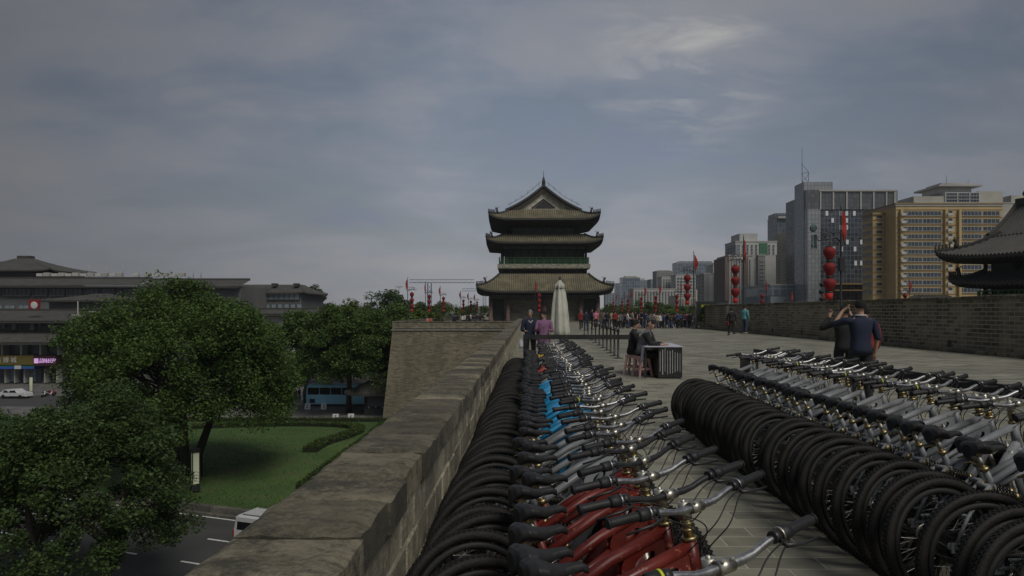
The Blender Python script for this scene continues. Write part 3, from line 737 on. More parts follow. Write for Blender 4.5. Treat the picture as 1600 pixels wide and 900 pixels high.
def skirt(mb, ix, iy, zi, ox, oy, zo, up, pitch=.42, nv=8, belly=.35, tilemat=0, ux0=None):
    """hipped tile skirt from inner rectangle ix, iy at zi to the eave rectangle ox, oy at zo, corners swept up"""
    def prof(v): return zi + (zo - zi) * (v * (1 + belly) - belly * v * v)
    def surf(side, s_, v):
        """s_: distance along the eave; returns point"""
        if side in (0, 2): lim = ix + (ox - ix) * v; out = iy + (oy - iy) * v
        else: lim = iy + (oy - iy) * v; out = ix + (ox - ix) * v
        e = max(0, (abs(s_) / max(lim, .01)) ** 8) * v * v * up
        o_ = out + .05 * e
        z = prof(v) + e
        if side == 0: return (s_, -o_, z)
        if side == 2: return (-s_, o_, z)
        if side == 1: return (o_, s_, z)
        return (-o_, -s_, z)
    for side in range(4):
        half0, half1 = (ix, ox) if side in (0, 2) else (iy, oy)
        n = max(2, int(2 * half1 / (pitch / 4))); n -= n % 4
        for i in range(n):
            sa, sb_ = -half1 + 2 * half1 * i / n, -half1 + 2 * half1 * (i + 1) / n
            smid = (sa + sb_) / 2
            v0 = 0 if abs(smid) < half0 else (abs(smid) - half0) / (half1 - half0 + 1e-6)
            if v0 > .995: continue
            ha = (.0, .15, .21, .15)[i % 4]; hb = (.0, .15, .21, .15)[(i + 1) % 4]
            vs = []; k = max(2, int(nv * (1 - v0)))
            for j in range(k + 1):
                v = v0 + (1 - v0) * j / k
                a = surf(side, sa, v); b = surf(side, sb_, v); vs += [(a[0], a[1], a[2] + ha), (b[0], b[1], b[2] + hb)]
            mb.add(vs, [(2*j, 2*j+2, 2*j+3, 2*j+1) for j in range(k)], tilemat)
            # drip edge
            a = surf(side, sa, 1); b = surf(side, sb_, 1)
            mb.add([(a[0], a[1], a[2] + ha), (b[0], b[1], b[2] + hb), (b[0], b[1], b[2] - .22), (a[0], a[1], a[2] - .22)], [(0, 1, 2, 3)], 1)
    return surf
def soffit(mb, bx, by, zb, surf, ox, oy, raft=.5):
    """underside boards and rafter ends"""
    for side in range(4):
        h0, h1 = (bx, ox) if side in (0, 2) else (by, oy)
        n = int(2 * h1 / raft)
        for i in range(n):
            s0, s1 = -h1 + 2*h1*i/n, -h1 + 2*h1*(i+1)/n
            a = Vector(surf(side, s0, 1)) - Vector((0, 0, .2)); b = Vector(surf(side, s1, 1)) - Vector((0, 0, .2))
            def inn(s_):
                q = max(-h0, min(h0, s_)); o_ = by if side in (0, 2) else bx
                return Vector([(q, -o_, zb), (o_, q, zb), (-q, o_, zb), (-o_, -q, zb)][side])
            c_, d = inn(s1), inn(s0)
            mb.add([tuple(a), tuple(b), tuple(c_), tuple(d)], [(3, 2, 1, 0)], 0)
            m0 = a.lerp(b, .3); m1 = a.lerp(b, .7); q0 = d.lerp(c_, .3); q1 = d.lerp(c_, .7); dn = Vector((0, 0, -.13))
            m0 = m0.lerp(q0, .03); m1 = m1.lerp(q1, .03)
            mb.add([tuple(v) for v in (m0, m1, q1, q0, m0+dn, m1+dn, q1+dn, q0+dn)], [(4, 5, 1, 0), (7, 6, 5, 4)[::-1], (0, 3, 7, 4), (1, 5, 6, 2)], 1)
def brackets(mb, bx, by, z0, z1, step=1.15, reach=1.1):
    for side in range(4):
        h = bx if side in (0, 2) else by; o_ = by if side in (0, 2) else bx
        n = max(2, int(2*h/step))
        for i in range(n + 1):
            s_ = -h + 2*h*i/n; X = [T(s_, -o_, 0), T(o_, s_, 0) @ Rz(pi/2), T(-s_, o_, 0) @ Rz(pi), T(-o_, -s_, 0) @ Rz(-pi/2)][side]
            dz = (z1 - z0) / 3
            for k in range(3): mb.box(-.13 - .12*k, .13 + .12*k, -reach * (k + 1) / 3, 0.05, z0 + k*dz, z0 + (k + .62)*dz, M=X)
def hip_ridges(mb, root, surf, ix, iy, ox, oy, beasts=6):
    for sx in (-1, 1):
        for sy in (-1, 1):
            mb = MB()
            side = 0 if sy < 0 else 2
            pts = []
            for k in range(9):
                v = k / 8; lim = ix + (ox - ix) * v; s_ = lim * sx * (1 if side == 0 else -1) * .998; p = surf(side, s_, v); pts.append((p[0], p[1], p[2] + .2))
            e = Vector(pts[-1]) + (Vector(pts[-1]) - Vector(pts[-2])) * .12 + Vector((0, 0, .12)); pts.append(tuple(e))
            mb.tube(pts, [.24] * 9 + [.12], 6, smooth=False)
            for k in range(beasts):
                p = Vector(pts[-2]).lerp(Vector(pts[-5]), (k + .3) / beasts * (1.0)); i2 = -2 - (k * 3) / beasts
                v = 1 - k * .055; lim = ix + (ox - ix) * v; q = surf(side, lim * sx * (1 if side == 0 else -1) * .998, v)
                mb.cyl((q[0], q[1], q[2] + .3), (q[0], q[1], q[2] + .75), .13, .06, 6); mb.ball((q[0], q[1] , q[2] + .78), .12, 6)
            v = 1 - beasts * .055 - .05; lim = ix + (ox - ix) * v; q = surf(side, lim * sx * (1 if side == 0 else -1) * .998, v)
            mb.cyl((q[0], q[1], q[2] + .3), (q[0], q[1], q[2] + 1.15), .3, .1, 7); mb.ball((q[0] + sx*.18, q[1], q[2] + 1.1), .24, 7)
            for a_ in (-1, 1): mb.tube([(q[0], q[1], q[2] + 1.1), (q[0] + a_ * .25, q[1], q[2] + 1.45), (q[0] + a_ * .45, q[1], q[2] + 1.4)], [.06, .05, .03], 5)
            mb.build("hip_ridge", M_ridge, root)
def xieshan_top(root, surf_args, ridge_z, gable_in, tile, hx, hy, z0):
    """gabled upper roof: ridge along y, gables at +-hy, springing from z0 at x = +-hx"""
    m = MB(); H = ridge_z - z0
    def zz(x): u = 1 - abs(x) / hx; return z0 + H * (u * .62 + .38 * u * u)
    n = int(2 * hy / .105); n -= n % 4
    for sx in (-1, 1):
        for i in range(n):
            ya, yb = -hy + 2*hy*i/n, -hy + 2*hy*(i+1)/n; ha = (.0, .11, .15, .11)[i % 4]; hb = (.0, .11, .15, .11)[(i+1) % 4]
            vs = []
            for j in range(9):
                x = sx * hx * j / 8; z = zz(x); vs += [(x, ya, z + ha), (x, yb, z + hb)]
            m.add(vs, [(2*j, 2*j+2, 2*j+3, 2*j+1)[::sx] for j in range(8)])
    m.build("roof", tile, root)
    r = MB()
    r.box(-.22, .22, -hy - .1, hy + .1, ridge_z + .05, ridge_z + .75)
    for sy in (-1, 1):
        for sx in (-1, 1):
            pts = [(sx * hx * j / 8, sy * (hy + .02), zz(hx * j / 8) + .24) for j in range(9)]; r.tube(pts, [.28] * 9, 6, smooth=False)
        y = sy * hy * .93
        r.tube([(0, y, ridge_z + .6), (0, y + sy*.45, ridge_z + 1.2), (0, y + sy*.1, ridge_z + 1.9), (0, y - sy*.35, ridge_z + 1.75)], [.38, .34, .2, .08], 8)
    r.build("ridge", M_ridge, root)
    for sy in (-1, 1):
        y = sy * (hy - gable_in); g = MB(); k = 12
        pts = [(-hx*.93 + 2*hx*.93*i/k, y, zz(-hx*.93 + 2*hx*.93*i/k) - .12) for i in range(k + 1)]
        g.add(pts + [(-hx*.93, y, z0 - .3), (hx*.93, y, z0 - .3)], [tuple(range(k + 1)) + (k + 2, k + 1)]); g.build("gable_panel", M_gable, root)
        for sx in (-1, 1):
            b = MB(); pp = []
            for off in (.0, -.75):
                pp.append([(sx*hx*j/8, sy*(hy - .08), zz(hx*j/8) + off + .05) for j in range(9)])
            vs = pp[0] + pp[1] + [(x, y_ - sy*.15, z) for x, y_, z in pp[0] + pp[1]]
            b.add(vs, [(j, j+1, 9+j+1, 9+j) for j in range(8)] + [(18+9+j, 18+9+j+1, 18+j+1, 18+j) for j in range(8)] + [(9+j, 9+j+1, 27+j+1, 27+j) for j in range(8)]); b.build("bargeboard", M_ridge, root)
        # small inner chevron of the pediment
        c = MB()
        for sx in (-1, 1): c.tube([(0, y - sy*-.12, z0 + H*.52), (sx*hx*.30, y - sy*-.12, z0 + H*.16)], .13, 4, smooth=False)
        c.build("gable_chevron", M_ridge, root)
        c = MB(); c.add([(-hx*.26, y + sy*.06, z0 + H*.14), (hx*.26, y + sy*.06, z0 + H*.14), (0, y + sy*.06, z0 + H*.46)], [(0, 1, 2)[::-sy]]); c.build("gable_vent", M_timber, root)
def lattice(mb, x0, x1, z0, z1, y, nb):
    w_ = (x1 - x0) / nb
    for z in (z0, z1 - .1): mb.box(x0, x1, y - .06, y + .06, z, z + .1)
    for i in range(nb + 1): x = x0 + i * w_; mb.box(x - .07, x + .07, y - .08, y + .08, z0 + .1, z1 - .1)
    for i in range(nb):
        a = x0 + i*w_ + .07; b = a + w_ - .14; h = z1 - z0 - .2
        for f_ in (.33, .66): mb.box(a, b, y - .025, y + .025, z0 + .1 + h*f_ - .03, z0 + .1 + h*f_ + .03)
        for k in range(1, 6): x = a + (b - a)*k/6; mb.box(x - .03, x + .03, y - .027, y + .027, z0 + .1 + h*(.0 if k % 2 else .33), z0 + .1 + h*(1 if k % 2 else .66))
tw = thing("gate_tower", "three-storey Chinese gate tower with three sweeping tiled eaves and a lightning spike", "tower", (0, 0, 0))
TY = 146.0; HY = 11.0; gz = -.625
tw.location = (at(850, 136.5), TY, 0)
# ground storey
HX = 10.6
m = MB(); m.box(-12, 12, -HY - 1.8, HY + 1.8, gz, gz + .22); m.build("plinth", M_cope, tw)
m = MB(); m.box(-8.0, 8.0, -HY + 1.2, HY - 1.2, gz + .22, 4.9); m.build("ground_wall", brick("tower_brick", (.115, .11, .09), (.06, .058, .048), (.17, .165, .14), .9, .3, .03, grime=.5), tw)
for sx in (-1, 1):
    m = MB(); m.box(sx*9.15 - 1.15, sx*9.15 + 1.15, -HY + 1.4, HY - 1.4, gz + .22, 4.9); m.build("door_recess", M_dark, tw)
    for k in (-2, -1, 0, 1): m = MB(); x = sx*9.15 + k*.58 + .05; m.box(x, x + .5, -HY + 1.3, -HY + 1.38, gz + .25, 3.9); m.build("door_leaf", M_timber, tw)
for x in (-HX, -7.2, 0, 7.2, HX):
    for y in (-HY, HY): m = MB(); m.lathe([(.62, gz + .22), (.62, gz + .4), (.42, gz + .5), (.40, 4.4)], 12, M=T(x, y, 0)); m.build("column", M_col, tw)
for y in (-5.5, 0, 5.5):
    for x in (-HX, HX): m = MB(); m.lathe([(.42, gz + .22), (.40, 4.4)], 10, M=T(x, y, 0)); m.build("column", M_col, tw)
m = MB(); m.box(-HX - .25, HX + .25, -HY - .25, HY + .25, 4.0, 4.75); m.build("beam", M_beam, tw)
m = MB(); brackets(m, HX, HY, 4.75, 5.7); m.build("bracket_set", M_timber, tw)
m = MB(); s1 = skirt(m, 8.9, HY - 1.7, 8.9, 13.3, HY + 2.9, 5.35, 1.1); m.build("lower_roof", [M_tile, M_ridge], tw)
m = MB(); soffit(m, HX, HY, 4.9, s1, 13.3, HY + 2.9); m.build("lower_soffit", [M_timber, M_beam], tw)
m = MB(); hip_ridges(m, tw, s1, 8.9, HY - 1.7, 13.3, HY + 2.9)
# first floor with balcony
m = MB(); m.box(-8.3, 8.3, -HY + 2.6, HY - 2.6, 8.3, 10.0); m.build("mezzanine_wall", M_timber, tw)
m = MB(); m.box(-9.15, 9.15, -HY + 1.5, HY - 1.5, 10.0, 10.18); m.box(-9.3, 9.3, -HY + 1.35, HY - 1.35, 10.18, 10.95); m.build("balcony", M_balc, tw)
m = MB(); lattice(m, -8.85, 8.85, 10.97, 12.35, -HY + 1.6, 12); m.build("railing", M_green, tw)
m = MB(M=Rz(pi/2)); lattice(m, -HY + 1.7, HY - 1.7, 10.97, 12.35, -8.95, 12); m.build("railing", M_green, tw)
m = MB(M=Rz(-pi/2)); lattice(m, -HY + 1.7, HY - 1.7, 10.97, 12.35, -8.95, 12); m.build("railing", M_green, tw)
m = MB(); m.box(-7.9, 7.9, -HY + 3.4, HY - 3.4, 10.96, 15.2); m.build("first_floor_wall", M_timber, tw)
for k in range(8): m = MB(); x = -6.0 + k*1.55; m.box(x, x + 1.2, -HY + 3.3, -HY + 3.38, 11.1, 14.2); m.build("lattice_door", M_beam, tw)
for x in (-8.4, -6.6, 0, 6.6, 8.4):
    m = MB(); m.lathe([(.26, 8.6), (.25, 14.6)], 10, M=T(x, -HY + 1.95, 0)); m.build("gallery_column", M_timber, tw)
for y in (-4, 0, 4):
    for x in (-8.4, 8.4): m = MB(); m.lathe([(.26, 8.6), (.25, 14.6)], 8, M=T(x, y, 0)); m.build("gallery_column", M_timber, tw)
m = MB(); m.box(-8.6, 8.6, -HY + 1.75, HY - 1.75, 14.0, 14.7); m.build("beam", M_beam, tw)
m = MB(); brackets(m, 8.5, HY - 1.85, 14.7, 15.6); m.build("bracket_set", M_timber, tw)
m = MB(); s2 = skirt(m, 8.2, HY - 2.6, 16.9, 11.5, HY + 1.1, 15.05, .95, nv=6); m.build("middle_roof", [M_tile, M_ridge], tw)
m = MB(); soffit(m, 8.5, HY - 1.85, 14.75, s2, 11.5, HY + 1.1); m.build("middle_soffit", [M_timber, M_beam], tw)
m = MB(); hip_ridges(m, tw, s2, 8.2, HY - 2.6, 11.5, HY + 1.1, 5)
m = MB(); m.box(-6.4, 6.4, -HY + 3.6, HY - 3.6, 16.6, 19.4); m.build("attic_wall", M_timber, tw)
m = MB(); m.box(-8.1, 8.1, -HY + 2.7, HY - 2.7, 16.75, 17.15); m.build("beam", M_beam, tw)
for k in range(6): m = MB(); x = -5.9 + k*2.0; m.box(x, x + 1.7, -HY + 3.5, -HY + 3.58, 17.4, 18.7); m.build("attic_window", M_beam, tw)
m = MB(); brackets(m, 6.5, HY - 3.5, 18.3, 19.6, reach=1.8); m.build("bracket_set", M_timber, tw)
m = MB(); s3 = skirt(m, 6.7, HY - 3.2, 22.0, 11.0, HY + .6, 19.75, 1.1, nv=6); m.build("upper_roof", [M_tile, M_ridge], tw)
m = MB(); soffit(m, 6.5, HY - 3.5, 18.6, s3, 11.0, HY + .6); m.build("upper_soffit", [M_timber, M_beam], tw)
m = MB(); hip_ridges(m, tw, s3, 6.7, HY - 3.2, 11.0, HY + .6, 6)
xieshan_top(tw, None, 26.6, .8, M_tile, 7.7, HY - 2.8, 21.7)
m = MB(); m.lathe([(.35, 27.0), (.28, 27.9), (.12, 28.2), (.06, 28.9), (.03, 30.0)], 8, M=T(0, -HY + 3.2, 0)); m.build("finial", M_ridge, tw)
cw_ = MB()                                                       # lightning wires above ridges
for sx in (-1, 1):
    cw_.tube([(sx*.6, -HY + 2.6, 27.6), (sx*4, -HY + 2.6, 24.7), (sx*7.3, -HY + 2.4, 22.9)], .035, 4)
    for k in range(6): x = 1 + k*1.15; cw_.cyl((sx*x, -HY + 2.6, 27.3 - x*.66), (sx*x, -HY + 2.6, 28.0 - x*.66), .03, n=4)
cw_.build("lightning_wire", M_spoke, tw)

# side hall on the barbican, long side towards the terrace
hall = thing("side_hall", "dark wooden hall with tiled eaves beyond the right brick wall", "hall", (59.0, 54.0, -1.3), R(14))
hx, hy = 4.6, 20.0
m = MB(); m.box(-hx - 2.2, hx + 2.2, -hy - 2.2, hy + 2.2, 0, .5); m.build("plinth", M_cope, hall)
m = MB(); m.box(-hx + .6, hx - .6, -hy + .6, hy - .6, .5, 8.2); m.build("hall_wall", M_timber, hall)
m = MB(); s4 = skirt(m, hx + .2, hy + .2, 3.7, hx + 2.7, hy + 2.7, 2.55, .5, nv=4); m.build("lower_roof", [M_tiled, M_ridge], hall)
m = MB(); lattice(m, -hy, hy, 3.8, 5.0, -(hx + .35), 18); o = m.build("railing", M_green, hall); o.rotation_euler = (0, 0, -pi/2)
m = MB(); lattice(m, -hx, hx, 3.8, 5.0, -(hy + .35), 7); o = m.build("railing", M_green, hall); o.rotation_euler = (0, 0, pi)
m = MB(); m.box(-hx - .5, hx + .5, -hy - .5, hy + .5, 3.55, 3.78); m.build("gallery_floor", M_beam, hall)
m = MB(); s5 = skirt(m, hx - .2, hy - .2, 6.9, hx + 2.0, hy + 2.0, 5.65, .55, nv=4); m.build("middle_roof", [M_tiled, M_ridge], hall)
m = MB(); soffit(m, hx, hy, 5.3, s5, hx + 2.0, hy + 2.0); m.build("middle_soffit", [M_timber, M_beam], hall)
m = MB(); hip_ridges(m, hall, s5, hx - .2, hy - .2, hx + 2.0, hy + 2.0, 4)
for k in range(13):
    y = -hy + .4 + k * (2*hy - .8) / 12
    m = MB(); m.lathe([(.2, .5), (.19, 8.0)], 8, M=T(-hx + .1, y, 0)); m.build("column", M_timber, hall)
    if k < 12: m = MB(); m.box(-hx + .5, -hx + .56, y + .35, y + 2.9, 7.0, 8.0); m.build("lattice_window", M_beam, hall)
for k in range(1, 4): m = MB(); m.lathe([(.2, .5), (.19, 8.0)], 8, M=T(-hx + .1 + k*3.2, hy - .2, 0)); m.build("column", M_timber, hall)
m = MB(); s6 = skirt(m, hx - 1.2, hy - 1.2, 10.9, hx + 2.9, hy + 2.9, 8.35, .8, nv=7); m.build("upper_roof", [M_tiled, M_ridge], hall)
m = MB(); soffit(m, hx, hy, 7.9, s6, hx + 2.9, hy + 2.9); m.build("upper_soffit", [M_timber, M_beam], hall)
m = MB(); hip_ridges(m, hall, s6, hx - 1.2, hy - 1.2, hx + 2.9, hy + 2.9, 5)
xieshan_top(hall, None, 14.1, .7, M_tiled, hx - .7, hy - .2, 10.6)
# ------------------------------------------------------------------ flag and lantern posts
M_iron = plain("post_iron", (.02, .021, .022), .5); M_flag = plain("red_flag", (.33, .03, .02), .8, var=.3, scale=3); M_lant = plain("red_lantern_cloth", (.2, .011, .011), .75, var=.35, scale=4)
M_tass = plain("red_tassel", (.5, .03, .02), .8)
def flag_mb(sg, seed):
    rr = random.Random(seed); a = rr.uniform(0, 6); m = MB(); sp = rr.uniform(.22, .62)
    def f(u, v):                                   # u along the hoist downward, v outward: a limp triangular pennant
        wdt = (1 - .75*u) * .62 if u < .8 else .25; fall = v * v * (.55 + .4 * sp)
        x = sg * (.05 + v * wdt * sp); z = 6.35 - 1.15 * u - fall * (1 - u * .3)
        y = .09 * sin(7*v + 5*u + a) * v
        return (x, y, z)
    m.grid(f, 8, 10); m.grid(lambda u, v: tuple(Vector(f(u, v)) + Vector((0, .012, 0))), 8, 10, flip=True)
    m.tube([(sg*.05, 0, 5.5), (sg*.3*sp, .03, 5.15), (sg*.18, .05, 4.75)], [.03, .035, .015], 5); return m
def spiral(c, r, t0, turns, sg=1, n=18):
    return [(c[0] + sg * r * (1 - .75*i/n) * cos(t0 + turns*2*pi*i/n), 0, c[2] + r * (1 - .75*i/n) * sin(t0 + turns*2*pi*i/n)) for i in range(n + 1)]
def make_post(sg):
    root = thing("lamp_post", "x", "lamp post")
    m = MB(); m.lathe([(.16, 0), (.16, .06), (.09, .1), (.075, .35), (.05, .4), (.048, 5.2), (.035, 5.3), (.03, 6.5), (.008, 6.75)], 10); m.build("pole", M_iron, root)
    a = MB()
    a.tube([(0, 0, 4.85), (sg*.25, 0, 5.08), (sg*.55, 0, 5.0), (sg*.85, 0, 4.98), (sg*1.1, 0, 4.9), (sg*1.17, 0, 5.05), (sg*1.06, 0, 5.1)], [.035, .035, .03, .03, .025, .02, .015], 6)
    a.tube(spiral((sg*.24, 0, 4.9), .17, 0, 1.3, sg), [.024]*19, 5); a.tube(spiral((sg*.62, 0, 5.12), .17, 2.0, 1.2, -sg), [.022]*19, 5); a.tube(spiral((sg*.9, 0, 5.08), .12, 1.0, 1.1, sg), [.02]*19, 5)
    a.tube([(sg*.3, 0, 5.2), (sg*.5, 0, 5.36), (sg*.75, 0, 5.28), (sg*.98, 0, 5.32)], [.02, .03, .025, .01], 5)
    a.tube([(sg*.05, 0, 5.28), (sg*.2, 0, 5.36), (sg*.38, 0, 5.26)], [.02, .025, .01], 5); a.cyl((sg*.55, 0, 4.68), (sg*.55, 0, 5.0), .014)
    a.build("scroll_arm", M_iron, root)
    f = flag_mb(-sg, 5); f.build("flag", M_flag, root); return root
def make_lanterns(sg):
    root = thing("lantern_string", "x", "lantern")
    for k in range(3):
        z = 3.95 - k*.76; m = MB()
        m.lathe([(.12, z + .66), (.2, z + .62), (.275, z + .52), (.285, z + .42), (.24, z + .26), (.16, z + .12), (.13, z + .04)], 18, M=T(sg*.55, 0, 0), fn=lambda a, z_: 1 + .025*cos(a*9)); o = m.build("lantern", M_lant, root)
        c = MB(); c.lathe([(.12, z + .655), (.14, z + .67), (.14, z + .70), (.05, z + .72)], 12, M=T(sg*.55, 0, 0)); c.build("cap", M_ridge, o)
        c = MB(); c.lathe([(.10, z - .06), (.15, z - .04), (.15, z + .02), (.13, z + .045)], 12, M=T(sg*.55, 0, 0)); c.build("collar", M_ridge, o)
    c = MB(); c.lathe([(.13, 2.06), (.16, 2.38)], 14, M=T(sg*.55, 0, 0), fn=lambda a, z_: 1 + .1*cos(a*7)); c.build("tassel", M_tass, root)
    return root
posts = {1: make_post(1), -1: make_post(-1)}; lants = {1: make_lanterns(1), -1: make_lanterns(-1)}; scan(None)
FLAGS = [flag_mb(1, k).mesh('flag', M_flag) for k in range(5)]; FLAGL = [flag_mb(-1, k).mesh('flag', M_flag) for k in range(5)]
firsts = set()
def put(dic, key, loc, label, group, sc_=1, rz=0):
    p = dic[key]
    if id(p) in firsts: p = copy_tree(p)
    else: firsts.add(id(p))
    if dic is posts:
        for c_ in ([o for o in CHILD_OF.get(p.name, [])] or KIDS.get(p.name, [])):
            if c_.name.startswith("flag"): c_.data = (FLAGL if key > 0 else FLAGS)[rnd.randrange(5)]
    p.location = loc; p["label"] = label; p["group"] = group; p.scale = (sc_,)*3; p.rotation_euler = (0, 0, rz); return p
PG = "flag and lantern posts on the city wall"; LG = "strings of three red lanterns"
rp = [(15.9, 33.0), (15.7, 46.3), (15.6, 58.6), (25.2, 102), (23.6, 109.5), (23.2, 119.5), (24.2, 139), (26.0, 158), (26.1, 172)]
for i, (x, y) in enumerate(rp):
    z = ground_z(y); put(posts, -1, (x, y, z), f"black flag post with red flag, {nth(i)} nearest on the tower's right", PG, rz=R(rnd.uniform(-14, 14)) * (i > 0))
    q = put(lants, -1, (x, y, z), f"string of three red lanterns, {nth(i)} nearest on the tower's right", LG, rz=0)
    q.rotation_euler = bpy.data.objects[q.name].rotation_euler
lpst = [(at(637, 90), 90), (at(665, 103), 103), (at(688, 118), 118), (at(720, 146), 146), (at(732, 160), 160), (at(742, 172), 172)]
for i, (x, y) in enumerate(lpst):
    put(posts, 1, (x, y, gz), f"slim flag post with drooping red flag, {nth(i)} from the left on the bastion", PG)
    put(lants, 1, (x, y, gz), f"lantern string hanging on the bastion, {nth(i)} from the left", LG)
# the post in front of the tower
put(posts, -1, (at(836, 96) , 96, gz), "lone flag post with red flag standing in front of the gate tower", PG)
put(lants, 1, (at(836, 96) + .02, 96, gz), "lantern string hanging in front of the gate tower wall", LG)
for i, (x, y, zz_) in enumerate([(33.5, 90, -.62), (51.2, 88, -.62), (37.2, 91, -1.9), (40.5, 89, -2.1), (62, 88, -1.6)]):
    put(posts, -1, (x, y, zz_), f"distant red flag and post beyond the right wall, {nth(i)} from the left", PG, .95)
    put(lants, -1, (x, y, zz_), f"distant red lanterns peeping over the right wall, {nth(i)} from the left", LG, .95)
# control box, spotlight mast
m = MB(); m.bbox(15.78, 16.02, 32.86, 33.1, 3.45, 4.1, .02); tag(m.build("control_box", M_iron), "black box strapped round the nearest lantern post on the right", "control box")
sp_ = thing("spotlight_mast", "slim dark mast with a stack of small black spotlights against the right wall", "mast", (at(1291.5, 37.5), 37.5, 0))
m = MB(); m.lathe([(.22, 0), (.22, .12), (.05, .16), (.045, 2.6), (.03, 3.1)], 8); m.build("pole", M_iron, sp_)
for k, (dx, z) in enumerate([(-.3, 3.0), (.22, 2.75), (-.34, 2.6), (-.3, 2.2), (.2, 2.3)]):
    m = MB(); m.cyl((0, 0, z), (dx*.6, 0, z), .02, n=6); m.cyl((dx*.6, -.1, z), (dx, .06, z - .05), .09, .12, 10); m.build("spotlight", M_iron, sp_)
# notice board by the end of the wall
nb_ = thing("notice_board", "black framed notice board with small yellow lettering at the end of the right wall", "sign", (at(1104, 59), 58.9, 0))
m = MB(); [m.box(x - .05, x + .05, -.05, .05, 0, 2.35) for x in (-.85, .85)]; m.box(-.95, .95, -.06, .06, 2.2, 2.36); m.box(-1.1, 1.1, -.3, .3, 0.0, .1); m.build("frame", M_iron, nb_)
m = MB(); m.box(-.8, .8, -.04, .04, .62, 2.19); m.build("board", plain("board_green", (.012, .022, .014), .4), nb_)
for k, (tx, sz, z) in enumerate([("旅游须知", .26, 1.95), ("安 全", .26, 1.5), ("注意安全", .24, 1.1), ("请勿攀登", .2, .8)]):
    q = moved(text_mb(tx, sz, .004), T(0, -.046, z) @ Rx(pi/2)); q.build("writing", M_yel, nb_)
pp_ = thing("marker_post", "pale post carrying a small flag beside the notice board", "post", (at(1088, 59.5), 59.5, 0)); m = MB(); m.lathe([(.1, 0), (.09, 3.4)], 8); m.build("pole", plain("pale_post", (.3, .28, .25), .8), pp_)

# ------------------------------------------------------------------ people
M_skin = plain("skin", (.42, .25, .17), .55, var=.1); M_hair = plain("black_hair", (.012, .011, .010), .85, bump=1.0, scale=30); M_ghair = plain("grey_hair", (.16, .155, .15), .6)
CLOTH = {}
def cloth(nm, c):
    if nm not in CLOTH: CLOTH[nm] = plain("cloth_" + nm.replace(" ", "_"), c, .85, var=.3, scale=7, bump=.3)
    return CLOTH[nm]
for nm, c in dict(black=(.014, .014, .016), navy=(.014, .02, .045), grey=(.12, .12, .13), white=(.55, .55, .55), red=(.2, .02, .02), purple=(.24, .12, .22), blue=(.03, .05, .12), beige=(.33, .28, .2), green=(.03, .1, .05), orange=(.6, .13, .03), pink=(.55, .2, .25), teal=(.12, .34, .36), brown=(.09, .055, .035)).items(): cloth(nm, c)
cloth("jeans", (.05, .075, .13)); cloth("dark trousers", (.016, .016, .018)); M_shoe = plain("shoe", (.03, .03, .03), .5); M_wshoe = plain("white_shoe", (.55, .55, .52), .5)
SK = []                                        # skin jobs, evaluated together
def skin_obj(nodes, edges, root, sub):
    """nodes: list of (co, rx, ry)"""
    me = bpy.data.meshes.new("skin"); me.from_pydata([n[0] for n in nodes], edges, []); o = bpy.data.objects.new("skin", me); col.objects.link(o)
    md = o.modifiers.new("s", 'SKIN'); md.use_smooth_shade = True
    for i, n in enumerate(nodes): d = me.skin_vertices[0].data[i]; d.radius = (n[1], n[2]); d.use_root = (i == root)
    if sub: o.modifiers.new("u", 'SUBSURF').levels = sub; o.modifiers["u"].render_levels = sub
    SK.append(o); return o
def chain(nodes, edges, pts, start=None):
    prev = start
    for p in pts:
        nodes.append((tuple(p[0]), p[1], p[2] if len(p) > 2 else p[1])); i = len(nodes) - 1
        if prev is not None: edges.append((prev, i))
        prev = i
    return prev
def V(*a): return Vector(a)
def smooth_line(pp, n=3):
    P_ = [pp[0]] + list(pp) + [pp[-1]]; out = []
    for i in range(1, len(P_) - 2):
        a, b, c, d = P_[i-1], P_[i], P_[i+1], P_[i+2]
        for k in range(n):
            t_ = k / n; out.append(.5 * ((2*b) + (c-a)*t_ + (2*a-5*b+4*c-d)*t_*t_ + (3*b-a-3*c+d)*t_**3))
    return out + [pp[-1]]
def resample(r, m, n=3):
    out = []
    for i in range(len(r) - 1): out += [r[i] + (r[i+1] - r[i]) * k / n for k in range(n)]
    return out + [r[-1]]
